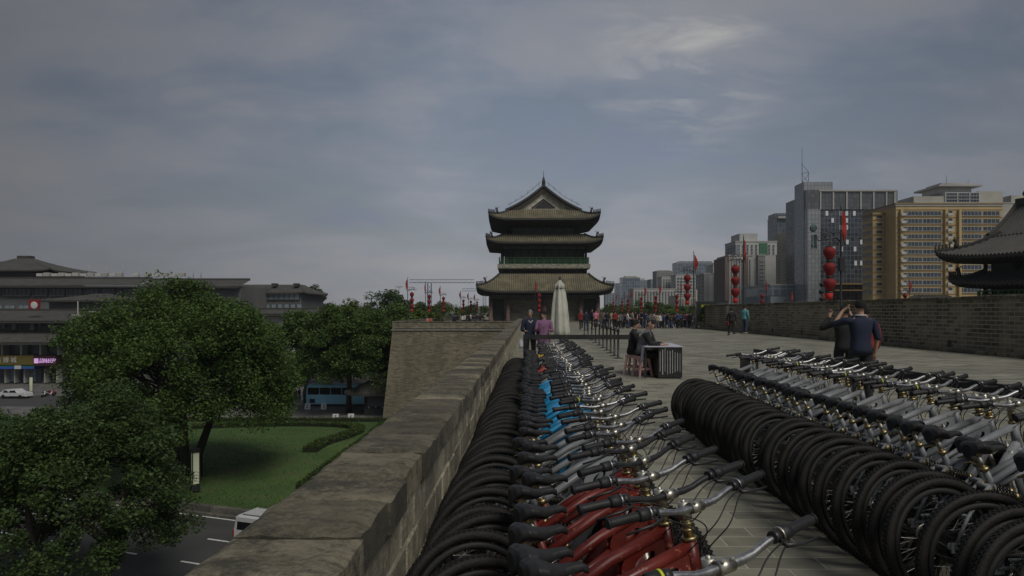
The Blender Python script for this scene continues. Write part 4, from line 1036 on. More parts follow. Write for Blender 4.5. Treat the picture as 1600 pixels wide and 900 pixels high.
def person_jobs(P, fine=False):
    """P: joints in metres, figure faces -y. returns dict of temp skin objects"""
    g = P; out = {}
    nd, ed = [], []
    chain(nd, ed, [(g['pelvis'], .10, .08), (g['waist'], .10, .08), (g['chest'], .12, .08), (g['neck'] - V(0, 0, .045), .062, .062), (g['neck'], .052, .052)])
    hd = g['head']; up = (hd - g['neck']).normalized(); fw = g.get('face', V(0, -1, 0)); nk = len(nd) - 1
    chain(nd, ed, [(hd - up*.075 + fw*.014, .058, .062), (hd - up*.02 + fw*.008, .072, .082), (hd + up*.05 - fw*.008, .074, .088), (hd + up*.105 - fw*.01, .045, .055)], nk)
    jaw = nk + 2
    if fine: chain(nd, ed, [(hd - up*.03 + fw*.098, .012, .014)], jaw)
    for s in (-1, 1):
        k = 'l' if s > 0 else 'r'
        a = chain(nd, ed, [(g[k+'sh'], .050), (g[k+'el'], .040), (g[k+'wr'], .027)], 2)
        wr, el = g[k+'wr'], g[k+'el']; d = (wr - el).normalized(); d = g.get(k+'hd', d)
        palm = wr + d*.055; b_ = chain(nd, ed, [(palm, .036, .020)], a)
        side = d.cross(V(0, 0, 1)); side = side.normalized() if side.length > .2 else d.cross(V(0, 1, 0)).normalized(); cu = side.cross(d)
        if fine:
            for f, (o_, ln) in enumerate(((-.030, .062), (-.010, .075), (.010, .070), (.028, .055))):
                base = palm + d*.035 + side*o_; chain(nd, ed, [(base, .0095), (base + d*ln*.55 + cu*.006, .0085), (base + d*ln*.9 + cu*.028, .0075)], b_)
            chain(nd, ed, [(palm + side*-.038 + d*.0, .011), (palm - side*.058 + d*.035, .0095)], b_)
        else: chain(nd, ed, [(palm + d*.075 + cu*.01, .026, .015)], b_)
        chain(nd, ed, [(g[k+'hip'], .065), (g[k+'kn'], .052), (g[k+'an'], .036), (g[k+'an'] + g.get(k+'ft', V(0, -.14, -.055)), .033, .028)], 0)
    out['body'] = skin_obj(nd, ed, 0, 2 if fine else 1)
    hem = g.get('hem', .07); sit = g.get('sit'); lat = (g['lsh'] - g['rsh']).normalized(); zz = V(0, 0, 1)
    def loft(m, rings, n=18, fold=.012, caps=True):
        """rings: (centre, rx, ry, tilt direction)"""
        vs = []
        for i, (c, rx, ry) in enumerate(rings):
            d = (rings[min(i+1, len(rings)-1)][0] - rings[max(i-1, 0)][0]).normalized(); l_ = (lat - d*lat.dot(d)).normalized(); f_ = d.cross(l_)
            for j in range(n):
                a_ = 2*pi*j/n; k_ = 1 + fold * sin(a_*5 + i*1.7) * (1 if rx > .1 else 0); p_ = 2.35
                cx_, sx_ = cos(a_), sin(a_); q = (abs(cx_)**p_ + abs(sx_)**p_) ** (-1/p_)
                vs.append(tuple(c + l_*(rx*cx_*q*k_) + f_*(ry*sx_*q*k_)))
        k = len(rings); fs = [(i*n+j, i*n+(j+1)%n, (i+1)*n+(j+1)%n, (i+1)*n+j) for i in range(k-1) for j in range(n)]
        if caps: fs += [tuple(range(n-1, -1, -1)), tuple((k-1)*n+j for j in range(n))]
        m.add(vs, fs, 0, True)
    J = MB(); pe, wa, ch_, ne = g['pelvis'], g['waist'], g['chest'], g['neck']; up_ = (ne - ch_).normalized()
    rings = []
    if not sit: rings += [(pe - zz*hem, .170 + hem*.12, .128 + hem*.10), (pe, .168, .130)]
    else: rings += [(pe - zz*.02, .172, .140)]
    rings += [(pe.lerp(wa, .6), .158, .122), (wa, .152, .118), (wa.lerp(ch_, .5), .165, .124), (ch_ - up_*.02, .180, .128), (ch_ + up_*.055, .186, .116), (ch_ + up_*.095, .168, .100), (ch_ + up_*.125, .095, .082), (ne - up_*.02, .062, .066), (ne + up_*.0, .060, .064)]
    loft(J, rings, caps=True)
    for s in (-1, 1):
        k = 'l' if s > 0 else 'r'; sl = g.get('sleeve', .93); sh, el, wr = g[k+'sh'], g[k+'el'], g[k+'wr']; root_ = sh.lerp(ch_ + up_*.06, .45)
        fa = el.lerp(wr, max(sl, .02)); pts = [root_, sh.lerp(root_, .22) - zz*.012, sh.lerp(el, .20), sh.lerp(el, .6), sh.lerp(el, .95)]; rr_ = [.050, .058, .062, .057, .054]
        if sl > .03: pts += [el.lerp(fa, .12), el.lerp(fa, .6), fa]; rr_ += [.053, .048, .043]
        J.tube(smooth_line(pts), resample(rr_, len(pts)), 12)
    out['jacket'] = J
    Tr = MB()
    loft(Tr, [(pe + zz*.04, .150, .112), (pe - zz*.02, .162, .122), (pe - zz*.075, .160, .124), (pe - zz*.11, .12, .10)] if not sit else [(pe + zz*.05, .152, .118), (pe - zz*.03, .172, .140), (pe - zz*.085, .150, .12)], fold=.0)
    for s in (-1, 1):
        k = 'l' if s > 0 else 'r'; hp, kn, an = g[k+'hip'], g[k+'kn'], g[k+'an']; dn = (an - kn)
        pts = [hp + zz*.0, hp.lerp(kn, .25), hp.lerp(kn, .65), kn - (kn-hp)*.06, kn + dn*.08, kn.lerp(an, .5), kn.lerp(an, .95)]; Tr.tube(smooth_line(pts), resample([.088, .092, .078, .068, .066, .060, .056], len(pts)), 12)
    out['trousers'] = Tr
    m = MB()
    for s in (-1, 1):
        k = 'l' if s > 0 else 'r'; a = g[k+'an']; f = g.get(k+'ft', V(0, -.14, -.055)); fd = V(f.x, f.y, 0).normalized() if V(f.x, f.y, 0).length > .01 else V(0, -1, 0)
        pass
    out['shoe'] = [(g[k+'an'], g.get(k+'ft', V(0, -.14, -.055))) for k in 'lr']
    out['head'] = (hd, up, fw)
    return out
def bake(jobs):
    bpy.context.view_layer.update(); dg = bpy.context.evaluated_depsgraph_get(); res = {}
    for o in SK: res[o.name] = bpy.data.meshes.new_from_object(o.evaluated_get(dg))
    names = {}
    for jn, J in jobs.items():
        names[jn] = {k: (v.mesh(k, M_skin) if isinstance(v, MB) else res[v.name]) for k, v in J.items() if k in ('body', 'jacket', 'trousers')}
        for v in names[jn].values():
            v.polygons.foreach_set("use_smooth", [len(p_.vertices) < 6 for p_ in v.polygons]); v.materials.clear(); v.materials.append(M_skin)
    for o in list(SK): bpy.data.objects.remove(o)
    SK.clear(); return names
def stand(step=.0, la=(.06, .0), ra=(.06, .0), bend=0.0, h=1.7):
    """neutral figure facing -y: la, ra = arm swing forward, elbow bend"""
    k = h / 1.7
    P = dict(pelvis=V(0, 0, .93), waist=V(0, -.005, 1.08), chest=V(0, -bend*.5, 1.30), neck=V(0, -bend, 1.47), head=V(0, -bend*1.15 - .015, 1.59))
    for s, kk, (sw, eb) in ((1, 'l', la), (-1, 'r', ra)):
        x = -s                                                  # facing -y: the figure's left is +x
        x = s
        P[kk+'sh'] = V(x*.185, -bend*.8, 1.39); P[kk+'el'] = V(x*.245, -bend*.8 + .03 - sw*.28, 1.39 - .285)
        e = P[kk+'el']; P[kk+'wr'] = e + V(-x*.02 - x*.05*eb, -sin(.12 + sw + eb*1.5)*.25, -cos(.12 + sw + eb*1.5)*.25)
        st_ = step * s; P[kk+'hip'] = V(x*.095, 0, .90); P[kk+'kn'] = V(x*.105, -.04 - st_*.55, .49); P[kk+'an'] = V(x*.11, -st_ + .02, .095 + (.07 if st_ < -.05 else 0))
    return {a: v * k for a, v in P.items()}
def dress(name_key, meshes, J, label, loc, rz, colours, hair, shoe, group=None, sc_=1.0, face=False, extra=None, cat="person"):
    root = thing("person", label, cat, loc, rz, group); root.scale = (sc_,)*3
    for k, nm in (('body', 'body'), ('jacket', 'jacket'), ('trousers', 'trousers')):
        o = bpy.data.objects.new(nm, meshes[k]); col.objects.link(o); o.parent = root
        if k != 'body': o.material_slots[0].link = 'OBJECT'; o.material_slots[0].material = colours[0] if k == 'jacket' else colours[1]
    if 'hairmesh' not in J:
        hd, up, fw = J['head']; m = MB()
        X = Matrix.Translation(hd) @ (V(0, 0, 1).rotation_difference(up)).to_matrix().to_4x4() @ Rz(math.atan2(fw.y, fw.x) + pi/2)
        def f(u, v):
            an = 2*pi*u; ph = v * (1.75 + .55 * (0.5 - .5*cos(an - pi/2 + pi)) )       # covers further down at the back
            ph = v * (1.12 + .95 * (.5 + .5*sin(an)) + .25*abs(cos(an))) 
            wv = 1 + .05*sin(an*7 + v*9) + .04*sin(an*3 + 1); r_ = wv * Vector((sin(ph)*cos(an)*.080, sin(ph)*sin(an)*.098 + .008, cos(ph)*.104 + .018)); return tuple(r_)
        m.grid(f, 20, 8, M=X, flip=True)
        m.grid(lambda u, v: tuple(Vector(f(u, v))*.93), 20, 8, M=X); J['hairmesh'] = m.mesh("hair", M_hair)
        m = MB()
        for a, ft in J['shoe']:
            fd = V(ft.x, ft.y, 0); fd = fd.normalized() if fd.length > .02 else V(0, -1, 0); q = a + V(0, 0, -.05)
            up_ = 0.0
            m.tube([q - fd*.06, q - fd*.02 + V(0, 0, .01), q + fd*.08, q + fd*.16 + V(0, 0, -.012), q + fd*.20 + V(0, 0, -.015)], [.040, .048, .044, .036, .020], 8)
        J['shoemesh'] = m.mesh("shoe", M_shoe)
        if face:
            X2 = X
            e = MB()
            for s in (-1, 1): e.ball((s*.032, -.087, .012), .011, 8, M=X2, sc_=(1.3, .5, .6))
            J['eye'] = e.mesh("eye", M_hair); e = MB(); e.tube([(-.026, -.086, -.047), (0, -.094, -.050), (.026, -.086, -.047)], [.003, .006, .003], 6, M=X2); J['mouth'] = e.mesh("mouth", plain("lip", (.3, .1, .08), .5))
            e = MB()
            for s in (-1, 1): e.ball((s*.082, .005, -.005), .024, 8, M=X2, sc_=(.35, .7, 1.2))
            J['ear'] = e.mesh("ear", M_skin)
            e = MB()
            for s in (-1, 1): e.tube([(s*.018, -.092, .032), (s*.046, -.084, .034)], [.005, .003], 5, M=X2)
            J['brow'] = e.mesh("brow", M_hair)
    o = bpy.data.objects.new("hair", J['hairmesh']); col.objects.link(o); o.parent = root
    if hair is not M_hair: o.material_slots[0].link = 'OBJECT'; o.material_slots[0].material = hair
    o = bpy.data.objects.new("shoes", J['shoemesh']); col.objects.link(o); o.parent = root
    if shoe is not M_shoe: o.material_slots[0].link = 'OBJECT'; o.material_slots[0].material = shoe
    for k in ('eye', 'mouth', 'ear', 'brow'):
        if k in J: o = bpy.data.objects.new(k, J[k]); col.objects.link(o); o.parent = root
    return root
jobs = {}
jobs['walk'] = person_jobs(stand(.16, (.35, .15), (-.25, .1)))
jobs['walk2'] = person_jobs(stand(-.14, (-.2, .2), (.3, .5)))
jobs['idle'] = person_jobs(stand(.03, (.05, .1), (.1, .1)))
jobs['hold'] = person_jobs(stand(.02, (.2, 1.0), (.15, .9), .03))
P = stand(.02, (.1, .2), (.2, .75)); P['face'] = V(-.25, -.95, 0); jobs['oldman'] = person_jobs(P, True)
P = stand(.02, (.2, .9), (.25, 1.0)); P['face'] = V(-.75, -.6, -.1); P['hem'] = .30; jobs['woman'] = person_jobs(P, True)
# man seen from behind, left hand (screen left) raised to his head, other arm hanging
P = stand(.05, (.1, .1), (.1, .1), h=1.72); P['lsh'] = V(.20, 0, 1.40); P['lel'] = V(.34, -.17, 1.33); P['lwr'] = V(.19, -.20, 1.54); P['lhd'] = V(-.75, .25, .6)
P['rsh'] = V(-.20, 0, 1.40); P['rel'] = V(-.27, .02, 1.12); P['rwr'] = V(-.27, -.05, .88); P['sleeve'] = .12
jobs['backman'] = person_jobs(P, True)
P = stand(.16, (.1, .1), (.1, .1), h=1.62); P['lel'] = V(.36, -.10, 1.22); P['lwr'] = V(.20, -.22, 1.42); P['rel'] = V(-.36, -.10, 1.22); P['rwr'] = V(-.17, -.22, 1.46); P['lhd'] = V(-.3, -.2, .9); P['rhd'] = V(.3, -.2, .9)
jobs['photographer'] = person_jobs(P, True)
# seated
def seat(hh=.47, turn=0, lean=.06):
    P = dict(pelvis=V(0, .02, hh + .10), waist=V(0, .0, hh + .26), chest=V(0, -lean, hh + .47), neck=V(0, -lean*1.8, hh + .64), head=V(0, -lean*2.2 - .02, hh + .755))
    for x, k in ((1, 'l'), (-1, 'r')):
        P[k+'sh'] = V(x*.185, -lean*1.4, hh + .56); P[k+'el'] = V(x*.23, -lean*1.4 - .12, hh + .32); P[k+'wr'] = V(x*.14, -lean*1.4 - .34, hh + .30)
        P[k+'hip'] = V(x*.10, -.02, hh + .07); P[k+'kn'] = V(x*.13, -.42, hh + .04); P[k+'an'] = V(x*.13, -.40, .095)
    P['sit'] = True; return P
P = seat(lean=.09); P['face'] = V(-.74, -.67, .0); jobs['seated'] = person_jobs(P, True)
P = seat(lean=.02); P['face'] = V(0, -1, 0); jobs['seated2'] = person_jobs(P, True)
ME = bake(jobs)
C = CLOTH; BL = C["dark trousers"]
# elderly couple at the end of the row
cx = at(828, 18.6)
a = dress('oldman', ME['oldman'], jobs['oldman'], "grey-haired man in a navy jumper over a white collar, standing beside the parapet", (cx, 18.6, 0), R(8), (C['navy'], BL), M_ghair, M_shoe, None, .905, True)
m = MB(); m.tube([(-.05, -.10, 1.37), (0, -.125, 1.31), (.05, -.10, 1.37), (.05, -.02, 1.45), (-.05, -.02, 1.45), (-.05, -.10, 1.37)], .016, 6); m.build("collar", C['white'], a)
m = MB(); m.lathe([(.06, .50), (.085, .57), (.07, .68), (.02, .76)], 10, M=T(cx - .24, 18.5, 0) @ Matrix.Diagonal((.8, .6, 1, 1)), fn=lambda a_, z: 1 + .15*cos(a_*5)); tag(m.build("carrier_bag", C['white']), "white carrier bag in the grey-haired man's hand", "bag")
a = dress('woman', ME['woman'], jobs['woman'], "short-haired woman in a mauve coat looking left, next to the grey-haired man", (at(850, 18.3), 18.3, 0), R(-4), (C['purple'], BL), M_hair, M_shoe, None, .885, True)
for k in range(4): m = MB(); m.ball((.0, -.148, 1.22 - k*.14), .012, 6); m.build("button", C['black'], a)
# the two by the table
a = dress('seated', ME['seated'], jobs['seated'], "smiling seated man in a grey and black hooded jacket at the striped table", (at(1004, 15.7), 15.75, 0), R(68), (C['grey'], BL), M_hair, M_shoe, None, .97, True)
m = MB(); m.tube([(-.11, .05, 1.08), (-.09, .11, 1.03), (0, .13, 1.00), (.09, .11, 1.03), (.11, .05, 1.08)], [.03, .045, .055, .045, .03], 8); m.build("hood", C['grey'], a)
for sx in (-1, 1): m = MB(); m.tube([(sx*.185, -.126, 1.025), (sx*.232, -.246, .785), (sx*.142, -.44, .772)], [.09, .066, .053], 10); m.build("sleeve", C['black'], a)
dress('seated2', ME['seated2'], jobs['seated2'], "person in a black jacket sitting behind the smiling man, mostly hidden", (at(991, 16.15), 16.3, 0), R(75), (C['black'], BL), M_hair, M_shoe, None, .97)
# right-hand figures
a = dress('backman', ME['backman'], jobs['backman'], "man in a navy sweatshirt seen from behind, hand raised to his head", (at(1345, 10.6), 10.6, 0), R(180 + 4), (C['navy'], BL), M_hair, M_wshoe, None, .975)
m = MB(); m.tube([(.08*cos(t_*pi/8), .075*sin(t_*pi/8) , 1.475) for t_ in range(16)], .012, 6, closed=True); m.build("collar", C['white'], a)
dress('photographer', ME['photographer'], jobs['photographer'], "person in black raising both hands to take a picture beside the navy sweatshirt man", (at(1320, 12.2), 12.2, 0), R(170), (C['black'], BL), M_hair, M_wshoe, None, .98)
dress('walk', ME['idle'], jobs['idle'], "person in a dark red top, half hidden behind the navy sweatshirt man", (at(1352, 12.6), 12.6, 0), R(160), (C['red'], BL), M_hair, M_shoe, None, .93)
a = dress('walk', ME['walk'], jobs['walk'], "person in black walking away past the middle of the right wall with a red bag", (at(1143, 42.8), 42.8, 0), R(188), (C['black'], BL), M_hair, M_shoe, None, 1.0)
m = MB(); m.bbox(.20, .28, -.16, .1, .62, .86, .02); m.tube([(.24, -.12, .86), (.24, -.03, 1.0), (.24, .06, .86)], .008, 5); q = m.build("handbag", C['red']); q.matrix_world = T(at(1143, 42.8), 42.8, 0) @ Rz(R(188)); tag(q, "small red bag carried by the walker in black", "bag")
dress('idle', ME['idle'], jobs['idle'], "person in a turquoise jacket and jeans standing on the ledge by the second lantern post", (at(1165.5, 45.4), 45.6, .0), R(120), (C['teal'], C['jeans']), M_hair, M_wshoe, None, 1.12)
# people nearer the tower and the long crowd
CG = "people crowding the wider terrace"
def trousers(): return rnd.choice((BL, BL, BL, C['jeans'], C['grey'], C['black']))
mid = [(908, 54, 'red', 'walk2'), (916, 53, 'navy', 'idle'), (925, 57, 'navy', 'idle'), (931, 62, 'pink', 'hold'), (949, 57, 'black', 'hold'), (944, 60, 'grey', 'idle'), (956, 62, 'beige', 'walk'), (961, 58, 'red', 'idle'), (939, 63, 'brown', 'idle')]
ccount = {}
def crowd_person(px, Y, c, pose, sc_, rz, where, group):
    k = ccount.get((c, where), 0); ccount[(c, where)] = k + 1
    return dress(pose, ME[pose], jobs[pose], f"person in {c} top, {nth(k)} {c} from the left {where}", (at(px, Y), Y, ground_z(Y)), rz, (C[c], trousers()), M_hair if rnd.random() < .93 else M_ghair, M_shoe if rnd.random() < .7 else M_wshoe, group, sc_)
for px, Y, c, pose in mid: crowd_person(px, Y, c, pose, rnd.uniform(.9, 1.02), R(rnd.uniform(-60, 240)), "between tower door and barriers", "people near the tower door")
px = 960.0; cs = ['black']*9 + ['navy']*5 + ['grey']*4 + ['white']*5 + ['beige']*3 + ['blue']*3 + ['red']*2 + ['brown']*2 + ['green', 'pink', 'purple']
while px < 1090:
    Y = rnd.uniform(64.5, 76) if px < 1045 else rnd.uniform(70, 82)
    crowd_person(px, Y, rnd.choice(cs), rnd.choice(('walk', 'walk2', 'idle', 'hold', 'idle')), rnd.uniform(.86, 1.02), R(rnd.uniform(0, 360)), "in the distant crowd", CG); px += rnd.uniform(1.4, 3.0)
# sightseers on the bastion
LGp = "sightseers on the bastion"
px = 668
for c in ('pink', 'orange', 'black', 'black'):
    crowd_person(px, 88.5, c, 'hold', .80, R(rnd.uniform(-30, 30)), "on the left of the bastion", LGp); px += 5.2
px = 708
while px < 760: crowd_person(px, rnd.uniform(95, 112), rnd.choice(['black']*5 + ['white', 'navy', 'beige', 'grey', 'blue']), rnd.choice(('idle', 'hold', 'walk')), rnd.uniform(.92, 1.05), R(rnd.uniform(0, 360)), "on the bastion beside the tower", LGp); px += rnd.uniform(2.2, 4.2)

# ------------------------------------------------------------------ parasol, table, stools, barriers
M_canvas = plain("cream_canvas", (.50, .50, .42), .85, var=.22, scale=3)
um = thing("parasol", "closed cream parasol standing beside the couple at the end of the left row", "parasol", (at(875, 20), 20, 0), R(10))
def folds(a, z): return 1 + .16*sin(a*6 + z*.8) + .08*sin(a*11 + 2.3*z)
m = MB(); m.lathe([(.275, .72), (.262, .95), (.235, 1.3), (.20, 1.7), (.155, 2.05), (.115, 2.18), (.135, 2.22), (.13, 2.27), (.06, 2.36), (.02, 2.42)], 60, fn=folds); m.build("canopy", M_canvas, um)
m = MB(); m.lathe([(.025, .05), (.025, 2.5), (.01, 2.53)], 8); m.build("pole", M_iron, um)
m = MB(); m.lathe([(.3, 0), (.3, .06), (.06, .1), (.05, .3)], 16); m.build("base", M_cope, um)
m = MB(); m.tube([(.125*cos(t_*pi/8), .125*sin(t_*pi/8), 2.17) for t_ in range(16)], .012, 5, closed=True); m.build("strap", M_iron, um)
tb = thing("folding_table", "small table with a white top sheet and black front striped in white", "table", (0, 0, 0))
x0, x1, y0, y1 = at(1029, 15.2), at(1066, 15.2), 15.2, 16.9; xl = at(1010, 16.9)
m = MB(); m.prism([(x0, y0), (x1, y0), (x1 + .12, y1), (x0 + .06, y1)], .02, .70); m.build("table_skirt", M_black, tb)
m = MB(); m.prism([(x0 - .30, y0 - .02), (x1 + .02, y0 - .02), (x1 + .14, y1 + .02), (x0 - .24, y1 + .02)], .703, .72)
def drape(u, v): y = y0 - .02 + u*(y1 - y0 + .04); return (x0 - .30 + .06*u - .02 - .03*v*(1 + sin(u*14)), y, .72 - v*(.30 + .08*sin(u*9)))
m.grid(drape, 24, 6); m.grid(lambda u, v: tuple(Vector(drape(u, v)) + Vector((.01, 0, 0))), 24, 6, flip=True)
m.build("top_sheet", plain("white_sheet", (.5, .5, .56), .7, var=.15), tb)
m = MB()
for k in range(9): x = x0 + .03 + k * (x1 - x0 - .06)/8.4; zz0 = .08 + .1*rnd.random(); m.box(x, x + rnd.uniform(.006, .014), y0 - .004, y0 - .001, zz0, rnd.uniform(.55, .69))
struct(m.build("white_stripe", plain("stripe_white", (.5, .5, .5), .6), tb), 'stuff')
m = MB(); [m.box(x0 - .28 + i*.001, x0 - .25 + i*.001, yy_, yy_ + .03, 0, .70) for i, yy_ in enumerate((y0 + .1, y1 - .15))]; m.build("leg", M_iron, tb)
m = MB(); m.bbox(x0 + .05, x0 + .17, y0 + .35, y0 + .42, .721, .732, .003); tag(m.build("phone", M_black), "dark phone lying on the white table top", "phone")
M_stool = plain("pink_plastic", (.56, .33, .30), .45, var=.12)
def stool(loc, rz, label):
    root = thing("plastic_stool", label, "stool", loc, rz, "pink plastic stools at the table")
    m = MB(); m.bbox(-.145, .145, -.145, .145, .445, .475, .012); m.box(-.135, .135, -.135, .135, .40, .447); m.build("seat", M_stool, root)
    for sx in (-1, 1):
        for sy in (-1, 1):
            m = MB(); m.add([(sx*.135, sy*.135, .40), (sx*.085, sy*.135, .40), (sx*.085, sy*.085, .40), (sx*.135, sy*.085, .40), (sx*.185, sy*.185, 0), (sx*.145, sy*.185, 0), (sx*.145, sy*.145, 0), (sx*.185, sy*.145, 0)],
                            [(0, 1, 2, 3), (4, 7, 6, 5), (0, 4, 5, 1), (1, 5, 6, 2), (2, 6, 7, 3), (3, 7, 4, 0)]); m.build("leg", M_stool, root)
    m = MB()
    for a in (0, pi/2, pi, -pi/2): m.box(-.15, .15, -.158, -.145, .16, .205, M=Rz(a))
    m.build("stretcher", M_stool, root); return root
stool((at(1003, 15.75), 15.72, 0), R(20), "faded pink plastic stool under the smiling man"); stool((at(990, 16.2), 16.3, 0), R(60), "faded pink plastic stool behind the first, under the hidden sitter")
BG = "black belt barrier posts"
br0 = None; bp = []
for i in range(10):
    f_ = i / 9; Y = 21.8 / (1 - f_ * .50); px = 966 - 53 * f_; bp.append((at(px, Y), Y))
for i, (x, y) in enumerate(bp):
    root = thing("barrier_post", f"black retractable belt barrier post, {nth(i)} nearest in the line", "barrier", (x, y, 0), 0, BG)
    m = MB(); m.lathe([(.17, 0), (.17, .012), (.06, .03), (.034, .04), (.034, .84), (.045, .85), (.045, .93), (.03, .95)], 12); m.build("post", M_rail, root)
    if i < 9:
        nx, ny = bp[i+1]; m = MB(); m.tube([(0, 0, .89), ((nx-x)/2, (ny-y)/2, .86), (nx-x, ny-y, .89)], [.03, .03, .03], 4, flat=.15); m.build("belt", M_rail, root)
# ------------------------------------------------------------------ city buildings
def conc(name, c, **k): return plain(name, c, .85, var=k.get('var', .18), scale=k.get('scale', .12))
M_glass = plain("window_glass", (.05, .065, .08), .18, var=.4, scale=.3); M_glassl = plain("pale_window_glass", (.20, .25, .28), .25, var=.4, scale=.4)
M_ledge = conc("ledge_concrete", (.40, .39, .36)); M_ac = plain("equipment_white", (.5, .5, .47), .6)
def facade(root, wins, glass, frame, depth=.12, fr=.09, sill=.14, face='front', ox=0, oy=0, band=False, nm="window"):
    """wins: list of (u, z, w, h) on a face; front = -y side at y = oy, left = -x side at x = ox. Repeats share their mesh."""
    wins = list(wins); cache = {}
    def win_mesh(w_, h_):
        k = (round(w_, 2), round(h_, 2))
        if k not in cache:
            m = MB(); m.box(0, w_, -depth * .3, .02, 0, h_, 0)
            for a in ((0, w_, 0, fr), (0, w_, h_ - fr, h_)): m.box(a[0], a[1], -depth * .55, .019, a[2], a[3], 1)
            for x in ((0, fr), (w_ - fr, w_)): m.box(x[0], x[1], -depth * .55, .018, fr + .001, h_ - fr - .001, 1)
            n = max(1, int(w_ / 1.0))
            for i in range(1, n): x = w_ * i / n; m.box(x - .035, x + .035, -depth * .5, .017, fr + .002, h_ - fr - .002, 1)
            m.box(-.1, w_ + .1, -depth * 1.5, .016, -sill, -.002, 1)
            cache[k] = m.mesh(nm, [glass, frame])
        return cache[k]
    X = T(0, oy, 0) if face == 'front' else T(ox, 0, 0) @ Rz(-pi/2)
    for (u, z, w_, h_) in wins[:100]:
        o = bpy.data.objects.new(nm, win_mesh(w_, h_)); col.objects.link(o); o.parent = root
        uu = u if face == 'front' else -(u + w_)
        o.matrix_local = X @ T(uu, 0, z)
    if len(wins) > 100:
        m = MB()
        for (u, z, w_, h_) in wins[100:]:
            uu = u if face == 'front' else -(u + w_)
            m.box(uu, uu + w_, -depth * .3, .02, z, z + h_, 0, M=X); m.box(uu - .1, uu + w_ + .1, -depth * 1.4, .016, z - .14, z - .002, 1, M=X)
        o = m.build("small_windows", [glass, frame], root); o["kind"] = 'stuff'
def grid_w(u0, u1, nu, z0, z1, nz, fw=.6, fh=.5):
    du, dz = (u1 - u0) / nu, (z1 - z0) / nz
    return [(u0 + du*(i + (1 - fw)/2), z0 + dz*(j + (1 - fh)/2), du*fw, dz*fh) for j in range(nz - 1, -1, -1) for i in range(nu)]
def bld(name, label, x0, x1, Y, dep, ztop, wall, cat="building"):
    root = thing(name, label, cat, ((x0 + x1)/2, Y, GZ)); W = (x1 - x0)/2; H = ztop - GZ
    m = MB(); m.box(-W, W, 0, dep, 0, H); m.build("wall", wall, root)
    m = MB(); m.box(-W - .2, W + .2, -.2, dep + .2, H + .002, H + .5); m.box(-W + .5, W - .5, .5, dep - .5, H + .502, H + .55); m.build("roof_slab", M_ledge, root)
    return root, W, H
def px_b(p0, p1, Y): return at(p0, Y), at(p1, Y)
# --- grey office tower with curtain wall, disc sign and roof frame
Y = 235.0; u = Y / F
def Zp(py, Y): return EYE - (py - 486.5) * Y / F
def curtain(name, c, line, bw, bh, ms=.05, v=.25):
    t = NT(name); p = t.pos(); s = t.n("ShaderNodeSeparateXYZ", {0: p}).outputs
    vec = t.n("ShaderNodeCombineXYZ", {0: t.math('ADD', s[0], s[1]), 1: s[2]}).outputs[0]
    bt = t.n("ShaderNodeTexBrick", {"Vector": vec, "Color1": (0.0, 0.0, 0.0), "Color2": (1.0, 1.0, 1.0), "Mortar": (.5, .5, .5), "Scale": 1.0, "Mortar Size": ms, "Mortar Smooth": .0, "Brick Width": bw, "Row Height": bh}, offset=0)
    e = t.n("ShaderNodeSeparateColor", {0: bt.outputs[0]}).outputs[0]
    cc = t.ramp(e, [(.1, hexmix(c, 1 - v)), (.9, hexmix(c, 1 + v))]); cc = t.mix(t.ramp(t.noise(p, .06, 3), [(.35, 0.0), (.7, .5)]), cc, hexmix(c, .6))
    return t.out(t.mix(bt.outputs[1], cc, line), t.ramp(e, [(0.0, .18), (1.0, .4)]), 0.0, .6)
M_cur = curtain("curtain_glass", (.05, .06, .075), (.15, .16, .18), 1.3, 1.6, .08)
M_pan = curtain("stone_panel", (.30, .32, .335), (.13, .14, .145), 1.2, 1.5, .07, v=.08); M_pand = curtain("dark_panel", (.12, .13, .135), (.05, .055, .06), 1.2, 1.5, .07, v=.12)
g0, g1 = px_b(1243, 1407, Y)
ot = thing("office_tower", "tall grey office tower with dark curtain wall, round emblem and vertical lettering", "building", (g0, Y, GZ))
def X_(px, dy=0): return at(px, Y + dy) - g0
m = MB(); m.box(X_(1258.5), X_(1304), 1.2, 9, 0, Zp(283, Y) - GZ); m.build("service_core", M_pan, ot)
m = MB(); m.box(X_(1259), X_(1279), -1.5, 1.19, 0, Zp(328, Y) - GZ); m.build("stair_shaft", M_pan, ot)
m = MB(); m.box(X_(1259), X_(1279), -.5, 1.18, Zp(328, Y) - GZ + .01, Zp(297, Y) - GZ); m.build("upper_shaft", M_pand, ot)
m = MB(); m.box(X_(1279) + .01, X_(1400), .5, 28, 0, Zp(327, Y) - GZ); m.build("curtain_wall", M_cur, ot)
m = MB(); m.box(X_(1279) + .01, X_(1400), .2, 28, Zp(327, Y) - GZ + .01, Zp(297, Y) - GZ); m.build("crown_storey", M_pand, ot)
m = MB()
for px in (1281, 1301, 1322, 1344, 1364, 1384, 1397): m.box(X_(px), X_(px) + .5, -.15, .19, Zp(327, Y) - GZ, Zp(299, Y) - GZ)
m.box(X_(1279), X_(1402), -.3, .5, Zp(299, Y) - GZ, Zp(296.5, Y) - GZ); m.build("crown_frame", M_ledge, ot)
m = MB(); m.box(X_(1402) + .01, X_(1408), 2, 26, 0, Zp(297, Y) - GZ); m.build("side_wing", M_pan, ot)
m = MB(); m.box(X_(1352), X_(1402), .25, .49, Zp(365, Y) - GZ, Zp(330, Y) - GZ); m.build("panel_bay", M_pan, ot)
m = MB(); m.lathe([(1.2, 0), (1.2, .2)], 28, M=T(X_(1268), -1.5, Zp(357, Y) - GZ) @ Rx(pi/2)); M_em = plain("emblem_teal", (.01, .07, .075), .5); em = m.build("round_emblem", M_em, ot)
m = MB()
